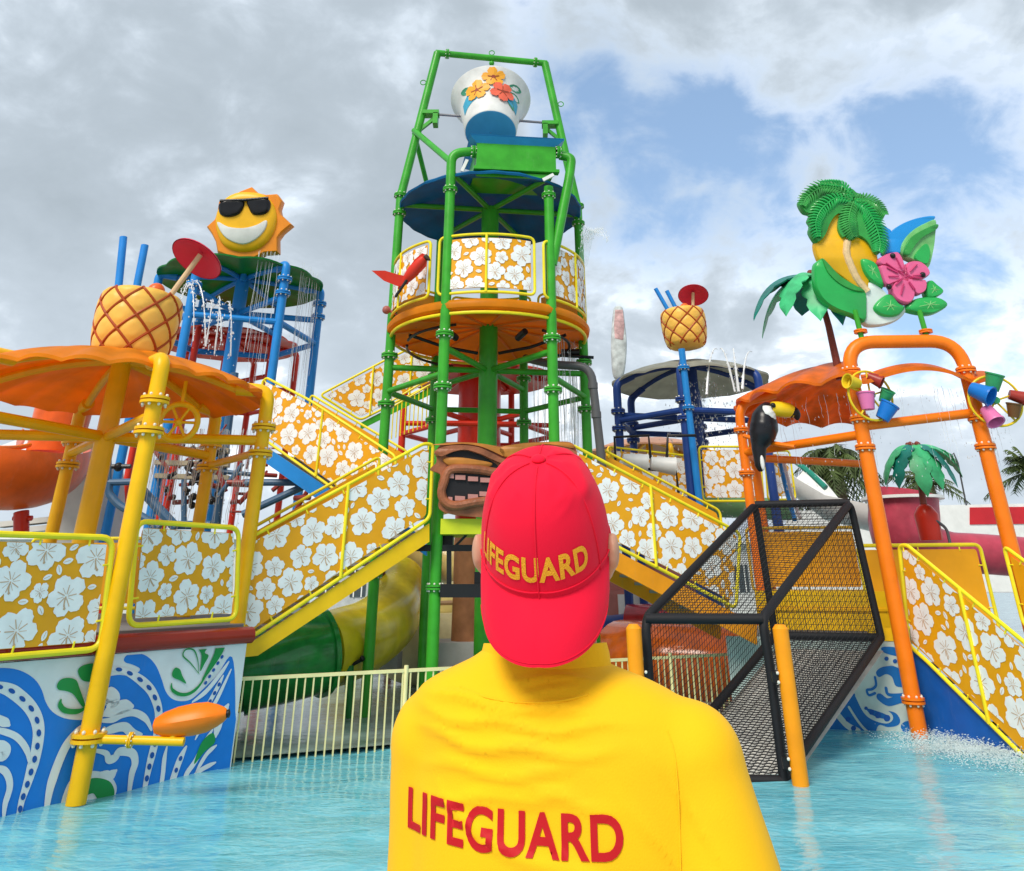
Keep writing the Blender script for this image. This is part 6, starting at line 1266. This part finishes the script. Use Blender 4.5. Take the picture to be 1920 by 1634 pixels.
# shirt body: stacked oval sections, then sleeves, fused into one surface
secs = [(2.196, .074, .066, .0), (2.184, .082, .070, .0), (2.172, .106, .075, -.002), (2.160, .134, .080, -.004), (2.147, .160, .087, -.006), (2.126, .186, .096, -.006), (2.09, .202, .105, -.006), (2.03, .207, .112, -.004), (1.96, .203, .118, 0), (1.85, .188, .116, .002), (1.72, .172, .110, .004), (1.60, .165, .108, .0), (1.50, .172, .114, -.004), (1.43, .184, .122, -.006)]
m_ = MB(); n_ = 48
for z, a_, b_, cy_ in secs:
    for k in range(n_):
        t_ = 2*PI*k/n_; c_, s_ = math.cos(t_), math.sin(t_); e_ = 2/2.35; x = a_*math.copysign(abs(c_)**e_, c_); y = b_*math.copysign(abs(s_)**e_, s_)
        zz_ = z+.010*max(0, min(1, (z-2.02)/.06)); xw_ = x*1.03*(1+.10*max(0, min(1, (z-2.10)/.04))*max(0, min(1, (2.19-z)/.03)))
        m_.v.append(B(xw_-.034*max(0, min(1, (z-2.09)/.08)), y+cy_, zz_))
m_.f = [(j*n_+k, j*n_+(k+1) % n_, (j+1)*n_+(k+1) % n_, (j+1)*n_+k) for j in range(len(secs)-1) for k in range(n_)]+[tuple(range(n_)), tuple((len(secs)-1)*n_+k for k in range(n_-1, -1, -1))]
SHR, SHL = B(.176, -.006, 2.086), B(-.186, .0, 2.086)
ELR, ELL = B(.240, -.02, 1.80), B(-.176, .03, 1.80)
for S_, E_ in ((SHR, ELR), (SHL, ELL)):
    m_.ball(S_, (.070, .072, .066), 20, 14); c1_ = S_.lerp(E_, .62); m_.tube([S_, S_.lerp(E_, .3), c1_], [.067, .072, .076], 24)
me = remesh(m_, .0065, 26, .6)
# cloth folds: real displacement of the surface along its normals
me.update(); rg = random.Random(12); Bi = BM.inverted()
folds = [(-.055, 2.142, .115, .0065, .0046, -.05), (-.035, 2.122, .13, .006, .0050, -.02), (-.045, 2.098, .125, .0075, .0052, -.04), (-.055, 2.072, .11, .007, .0034, .02), (-.06, 2.045, .10, .008, .0028, .10), (.03, 2.052, .06, .006, .0022, -.15), (.10, 1.962, .07, .007, .0026, -.55), (-.09, 2.018, .05, .006, .0024, -.6), (.05, 1.975, .10, .010, .0030, -.25), (.16, 1.99, .05, .006, .0028, -1.1), (0, 2.172, .07, .0045, .0030, 0), (.175, 2.05, .04, .007, .0022, -1.3), (-.03, 2.155, .09, .005, .0020, .08)]
folds = [(a_, b_, c_, d__*.75, e_*1.05, f_) for a_, b_, c_, d__, e_, f_ in folds]
folds += [(rg.uniform(-.16, .16), rg.uniform(1.5, 1.95), rg.uniform(.05, .12), rg.uniform(.008, .014), rg.uniform(.002, .004), rg.uniform(-.5, .5)) for _ in range(22)]
nrm = [v.normal.copy() for v in me.vertices]
for v, nn in zip(me.vertices, nrm):
    l = Bi @ Vector((v.co.x-PX, v.co.y-PY, 0)); d_ = 0
    back = max(0, min(1, -(Bi @ nn).y*1.6))
    if back > 0:
        for fx, fz, fl, fw, fa, sl_ in folds:
            dx = l.x-fx; q = (v.co.z-fz-sl_*dx-.10*dx*dx*8*.5-.004*math.sin(dx*45+fz*90))/fw
            if abs(q) < 3 and abs(dx) < fl*1.8: d_ += 1.5*fa*math.exp(-q*q)*math.exp(-(dx/fl)**4)
        v.co += nn*(d_*back)
    v.co += nn*(.0012*math.sin(v.co.x*38+v.co.z*25)*math.sin(v.co.z*31+v.co.y*20))
# open hem and cuffs are closed inside the body; store as world mesh -> local
for v in me.vertices: v.co -= Vector((PX, PY, DZ))
me.polygons.foreach_set('use_smooth', [True]*len(me.polygons)); me.materials.clear(); me.materials.append(SHIRT)
shirt = bpy.data.objects.new('shirt', me); COL.objects.link(shirt); shirt.parent = per
bvh = BVHTree.FromPolygons([v.co+Vector((PX, PY, DZ)) for v in me.vertices], [tuple(p.vertices) for p in me.polygons])
def onto(p, d, off=.0014, tree=None):
    h = (tree or bvh).ray_cast(Vector(p), Vector(d), 1.2)
    if h[0] is None: return None
    n = h[1]; n = n if n.dot(Vector(d)) < 0 else -n; return h[0]+n*off, n
bd_ = (BM @ Vector((0, 1, 0)))
def text_mesh(s_, bold=.012, cell=.05):
    cu = bpy.data.curves.new('t', 'FONT'); cu.body = s_; cu.size = 1; cu.offset = bold; cu.resolution_u = 5; cu.space_character = 1.06; o = bpy.data.objects.new('t', cu); COL.objects.link(o)
    dg = bpy.context.evaluated_depsgraph_get(); me_ = bpy.data.meshes.new_from_object(o.evaluated_get(dg)); bpy.data.objects.remove(o)
    bm = bmesh.new(); bm.from_mesh(me_); xs = [v.co.x for v in bm.verts]; ys = [v.co.y for v in bm.verts]; x0, x1, y0, y1 = min(xs), max(xs), min(ys), max(ys)
    for ax_, a_, b_ in ((Vector((1, 0, 0)), x0, x1), (Vector((0, 1, 0)), y0, y1)):
        k = a_+cell
        while k < b_: bmesh.ops.bisect_plane(bm, geom=bm.verts[:]+bm.edges[:]+bm.faces[:], plane_co=ax_*k, plane_no=ax_); k += cell
    bmesh.ops.triangulate(bm, faces=bm.faces)
    V_ = [((v.co.x-x0)/(x1-x0), (v.co.y-y0)/(y1-y0)) for v in bm.verts]; bm.verts.index_update(); F_ = [tuple(v.index for v in f.verts) for f in bm.faces]; bm.free(); return V_, F_
V_, F_ = text_mesh('LIFEGUARD', .026)
TX0, TX1, TZ, TH_, SL_ = -.197, .105, 1.996, .046, .012
pos = []
for x, y in V_:
    lx = TX0+(TX1-TX0)*x; z = TZ+TH_*y+SL_*x*0-.004*math.sin(PI*x); h = onto(B(lx, -.6, z), bd_, .0016); pos.append(h[0] if h else B(lx, -.05, z))
m_ = MB(); m_.v = pos; m_.f = F_; tag(m_.build('lettering', SHRED, per, 180))
# sleeve and shoulder seams, collar
def seam(pts, name='seam', r_=.0014):
    P_ = []
    for x, z in pts:
        h = onto(B(x, -.6, z), bd_, .0002)
        if h: P_.append(h[0])
    P_ = crom([p[:] for p in P_], 4, False); MB().tube(P_, r_, 6).build(name, SHIRT, per)
seam([(.160, 2.122), (.168, 2.10), (.170, 2.06), (.168, 2.02), (.166, 1.98), (.165, 1.93), (.165, 1.88)], r_=.0009)
seam([(-.120, 2.160), (-.08, 2.152), (-.034, 2.148), (.02, 2.150), (.062, 2.158)], 'collar_seam')
m_ = MB(); pr = [(.076, .0, 2.186), (.0745, .0, 2.205), (.0725, .0, 2.226), (.0700, 0, 2.238), (.0665, 0, 2.238), (.0675, 0, 2.22), (.069, 0, 2.19)]
for r0, _, z in pr:
    for k in range(40): a = 2*PI*k/40; m_.v.append(B(-.022+r0*1.30*math.cos(a)*(1+.006*math.sin(3*a)), r0*1.02*math.sin(a), z-.031+.003*math.cos(a)+.010*math.sin(a)*-.6+.003*math.sin(2*a+1)))
m_.f = [(j*40+k, j*40+(k+1) % 40, (j+1)*40+(k+1) % 40, (j+1)*40+k) for j in range(len(pr)-1) for k in range(40)]; m_.build('collar', SHIRT, per, 60)

# body (skin): head, neck, arms, hands, legs as one surface
HX, HY, HZ = .050, 1.275, 2.345; HYAW = R(-9); HT = R(9)       # head leans back a little
HM = Matrix.Rotation(HYAW, 3, 'Z') @ Matrix.Rotation(HT, 3, 'X')
def H(x, y, z): return Vector((HX, HY, HZ))+HM @ Vector((x, y, z))
m_ = MB(); m_.ball(H(0, .005, .015), (.074, .094, .098), 24, 16, HM); m_.ball(H(0, .045, -.055), (.055, .055, .062), 20, 12, HM); m_.tube([H(0, -.018, -.05), B(0, .0, 2.20), B(0, 0, 2.12)], [.058, .057, .075], 20)
m_.lathe([(.008, 0), (.012, .015), (.014, .03), (.004, .045)], H(0, .098, .02), 10, HM @ Vector((0, .25, -1))); m_.ball(H(0, .088, -.048), (.026, .012, .009), 12, 8, HM)
for s_ in (-1, 1):
    m_.ball(H(s_*.088, -.005, -.022), (.013, .020, .034), 12, 10, HM); m_.ball(H(s_*.099, -.016, -.012), (.010, .017, .027), 12, 10, HM); m_.ball(H(s_*.03, .088, .035), (.016, .008, .006), 10, 6, HM)
m_.ball(B(0, 0, 1.95), (.15, .09, .2), 20, 12); m_.ball(B(0, 0, 1.65), (.135, .085, .22), 20, 12); m_.ball(B(0, 0, 1.48), (.15, .1, .12), 20, 12)
def limb(P_, r_): m_.tube(P_, r_, 16)
for S_, E_, s_ in ((SHR, ELR, 1), (SHL, ELL, -1)):
    Wr = E_+(BM @ Vector((-s_*.035, .09, -.235))); limb([S_, S_.lerp(E_, .5), E_, E_.lerp(Wr, .35), Wr], [.052, .049, .039, .042, .026]); m_.ball(S_, .052, 14, 10); m_.ball(E_, .040, 12, 8)
    pd_ = BM @ Vector((-s_*.05, .25, -.95)).normalized(); sdv = BM @ Vector((0, 1, .2)).normalized(); nr_ = pd_.cross(sdv).normalized(); m_.ball(Wr+pd_*.05, (.022, .040, .052), 14, 10, BM)
    for k, (o_, ln) in enumerate(((.030, .075), (.010, .085), (-.010, .078), (-.028, .062))):
        b_ = Wr+pd_*.085+sdv*o_; c1_ = b_+pd_*ln*.5+nr_*s_*.006; limb([Wr+pd_*.05+sdv*o_*.8, b_, c1_, c1_+pd_*ln*.42+nr_*s_*.018], [.011, .0105, .0095, .0075])
    limb([Wr+pd_*.015+sdv*.03, Wr+pd_*.05+sdv*.058, Wr+pd_*.085+sdv*.062], [.013, .012, .009])
    hp = B(s_*.095, 0, 1.50); kn = B(s_*.11, .01, 1.16); an = B(s_*.115, -.02, .775); limb([hp, hp.lerp(kn, .5), kn, kn.lerp(an, .3)+BM @ Vector((0, -.012, 0)), an], [.092, .078, .055, .056, .036])
    ft = B(s_*.135, .15, .712); limb([an+Vector((0, 0, .02)), B(s_*.117, -.04, .725), B(s_*.125, .06, .722), ft], [.036, .036, .034, .024])
    for k in range(5): limb([ft+BM @ Vector(((k-2)*.017, -.02, 0)), ft+BM @ Vector(((k-2)*.019, .035-abs(k-(1 if s_ > 0 else 3))*.006, -.010))], [.012, .011])
me = remesh(m_, .006, 5, .5)
for v in me.vertices: v.co -= Vector((PX, PY, DZ))
me.polygons.foreach_set('use_smooth', [True]*len(me.polygons)); me.materials.clear(); me.materials.append(SKIN); bo = bpy.data.objects.new('body', me); COL.objects.link(bo); bo.parent = per
m_ = MB()
for s_ in (-1, 1): m_.ball(H(s_*.03, .092, .022), .011, 10, 8)
m_.split('eye', WHITE, per); m_ = MB()
for s_ in (-1, 1): m_.ball(H(s_*.03, .1015, .022), .0045, 8, 6)
m_.split('pupil', BLK, per)
m_ = MB(); m_.lathe([(.080, -.06), (.0815, -.03), (.080, 0)], H(0, -.004, .015), 40, HM @ Vector((0, 0, 1)), mod=lambda a, i, z: (1.16 if math.sin(a) < 0 else 1.05)*abs(math.sin(a))+(1-abs(math.sin(a)))*.96, cap=False)
m_.build('hair', mat('short_dark_hair', hexc(.03, .018, .012), .7, bump=.8, bscale=300), per)
m_ = MB()
for s_ in (-1, 1): m_.tube([B(s_*.02, 0, 1.50), B(s_*.10, 0, 1.42), B(s_*.108, 0, 1.22)], [.09, .108, .105], 24)
m_.ball(B(0, 0, 1.50), (.160, .115, .10), 24, 14); me = remesh(m_, .01, 4)
for v in me.vertices: v.co -= Vector((PX, PY, DZ))
me.polygons.foreach_set('use_smooth', [True]*len(me.polygons)); me.materials.clear(); me.materials.append(SHORTS); so_ = bpy.data.objects.new('shorts', me); COL.objects.link(so_); so_.parent = per

# cap, worn backwards: crown of six panels, button, brim hanging over the nape
CT = R(35); CMx = Matrix.Rotation(HYAW, 3, 'Z') @ Matrix.Rotation(CT, 3, 'X'); CC = Vector((HX, HY-.004, HZ-.001))
def Cq(x, y, z): return CC+CMx @ Vector((x, y, z))
RX, RY, HC = .0945, .114, .131
def crown(a, t, off=0.):
    """a: angle round the head (0 = back of head, towards the camera), t: 0 band .. 1 top"""
    ang = t*PI/2; cr_ = math.cos(ang)**.62; zz = math.sin(ang)**.98; x = math.sin(a)*RX*cr_; y = -math.cos(a)*RY*cr_
    s6 = abs(math.sin(3*a)); pil = .0022*(s6**.5-1)*math.cos(ang)**.3                     # panels puff between the seams
    k = 1+(off+pil)/.1
    k += .010*math.sin(a*2.0+1.0)*t*(1-t)
    return Cq(x*k, y*k, (zz*HC-.006*math.cos(a)*(1-t))*(1+(off)/.12)-.004)
m_ = MB(); na, nt = 180, 40
crn = random.Random(3); wr_ = [(crn.uniform(-3.1, 3.1), crn.uniform(.5, .92), crn.uniform(.03, .07), crn.uniform(.10, .30), crn.uniform(.0008, .0020), crn.uniform(-.8, .8)) for _ in range(34)]
for j in range(nt):
    t = j/nt
    for i in range(na):
        a = 2*PI*i/na; off = 0.
        for wa, wt_, w1, w2, am, sk in wr_:
            da = (a-wa+PI) % (2*PI)-PI; dt_ = t-wt_-sk*da*.3
            if abs(da) < w2*2 and abs(dt_) < w1*3: off += am*math.exp(-(dt_/w1)**2-(da/w2)**2)
        m_.v.append(crown(a, t, off))
m_.v.append(Cq(0, 0, HC-.004)); m_.f = [(j*na+i, j*na+(i+1) % na, (j+1)*na+(i+1) % na, (j+1)*na+i) for j in range(nt-1) for i in range(na)]+[((nt-1)*na+i, (nt-1)*na+(i+1) % na, nt*na) for i in range(na)]
capo = m_.build('cap', CAPM, per, 180)
cb = BVHTree.FromPolygons(m_.v, m_.f)
m_ = MB()
for k in range(6):
    a = PI/3*k
    if k in (0,): 
        pass
    m_.tube([crown(a, t, .0012) for t in [j/24*.97 for j in range(25)]], .0011, 5)
m_.build('panel_seam', CAPM, capo); MB().ball(Cq(0, 0, HC-.001), (.0105, .0105, .005), 16, 8, CMx).build('button', CAPM, capo)
m_ = MB(); m_.tube([crown(2*PI*i/60, .035, .0012) for i in range(60)], .0012, 5, closed=True); m_.build('band_seam', CAPM, capo)
# brim
m_ = MB(); nu, nv = 48, 18; amax = R(77)
def brim(s_, t, off=0):
    a = s_*amax; b0_ = crown(a, .0); c_ = math.cos(s_*PI/2); L_ = .070*(1-.16*s_**4)*(max(0, 1-abs(s_)**14))**.5
    inn = 1-.10*t; d_ = CMx @ Vector((0, -1, 0)); dn = Vector((0, 0, -1)); out_ = (d_*.30+dn*.95)
    # the brim curves round: its sides are pulled in towards the neck
    p = b0_+out_*(L_*t)+(CMx @ Vector((s_*.001*t, .010*t*t*(s_*s_), 0)))+d_*(.006*math.sin(PI*t))
    return p+d_*off
for sd_ in (0, 1):
    for j in range(nv+1):
        for i in range(nu+1): m_.v.append(brim(-1+2*i/nu, j/nv, -.0028*sd_))
w2 = nu+1; o2 = (nv+1)*w2
m_.f = [(j*w2+i, j*w2+i+1, (j+1)*w2+i+1, (j+1)*w2+i) for j in range(nv) for i in range(nu)]+[(o2+j*w2+i, o2+(j+1)*w2+i, o2+(j+1)*w2+i+1, o2+j*w2+i+1) for j in range(nv) for i in range(nu)]+[(nv*w2+i, nv*w2+i+1, o2+nv*w2+i+1, o2+nv*w2+i) for i in range(nu)]
m_.build('brim', CAPM, capo, 60); m_ = MB()
m_.tube([brim(-1+2*i/40, .93, .0006) for i in range(2, 39)], .0006, 4)
m_.build('brim_stitching', CAPM, capo)
V_, F_ = text_mesh('LIFEGUARD', .034, .06); pos = []
for x, y in V_:
    a = R(-58+98*x); zc = .012+.033*y; q = CC+CMx @ Vector((math.sin(a)*.4, -math.cos(a)*.4, zc+.004*abs(math.sin(a)))); dd = CMx @ Vector((-math.sin(a), math.cos(a), 0)); h = onto(q, dd, .0012, cb); pos.append(h[0] if h else q)
m_ = MB(); m_.v = pos; m_.f = F_; m_.build('lettering', CAPY, capo, 180)
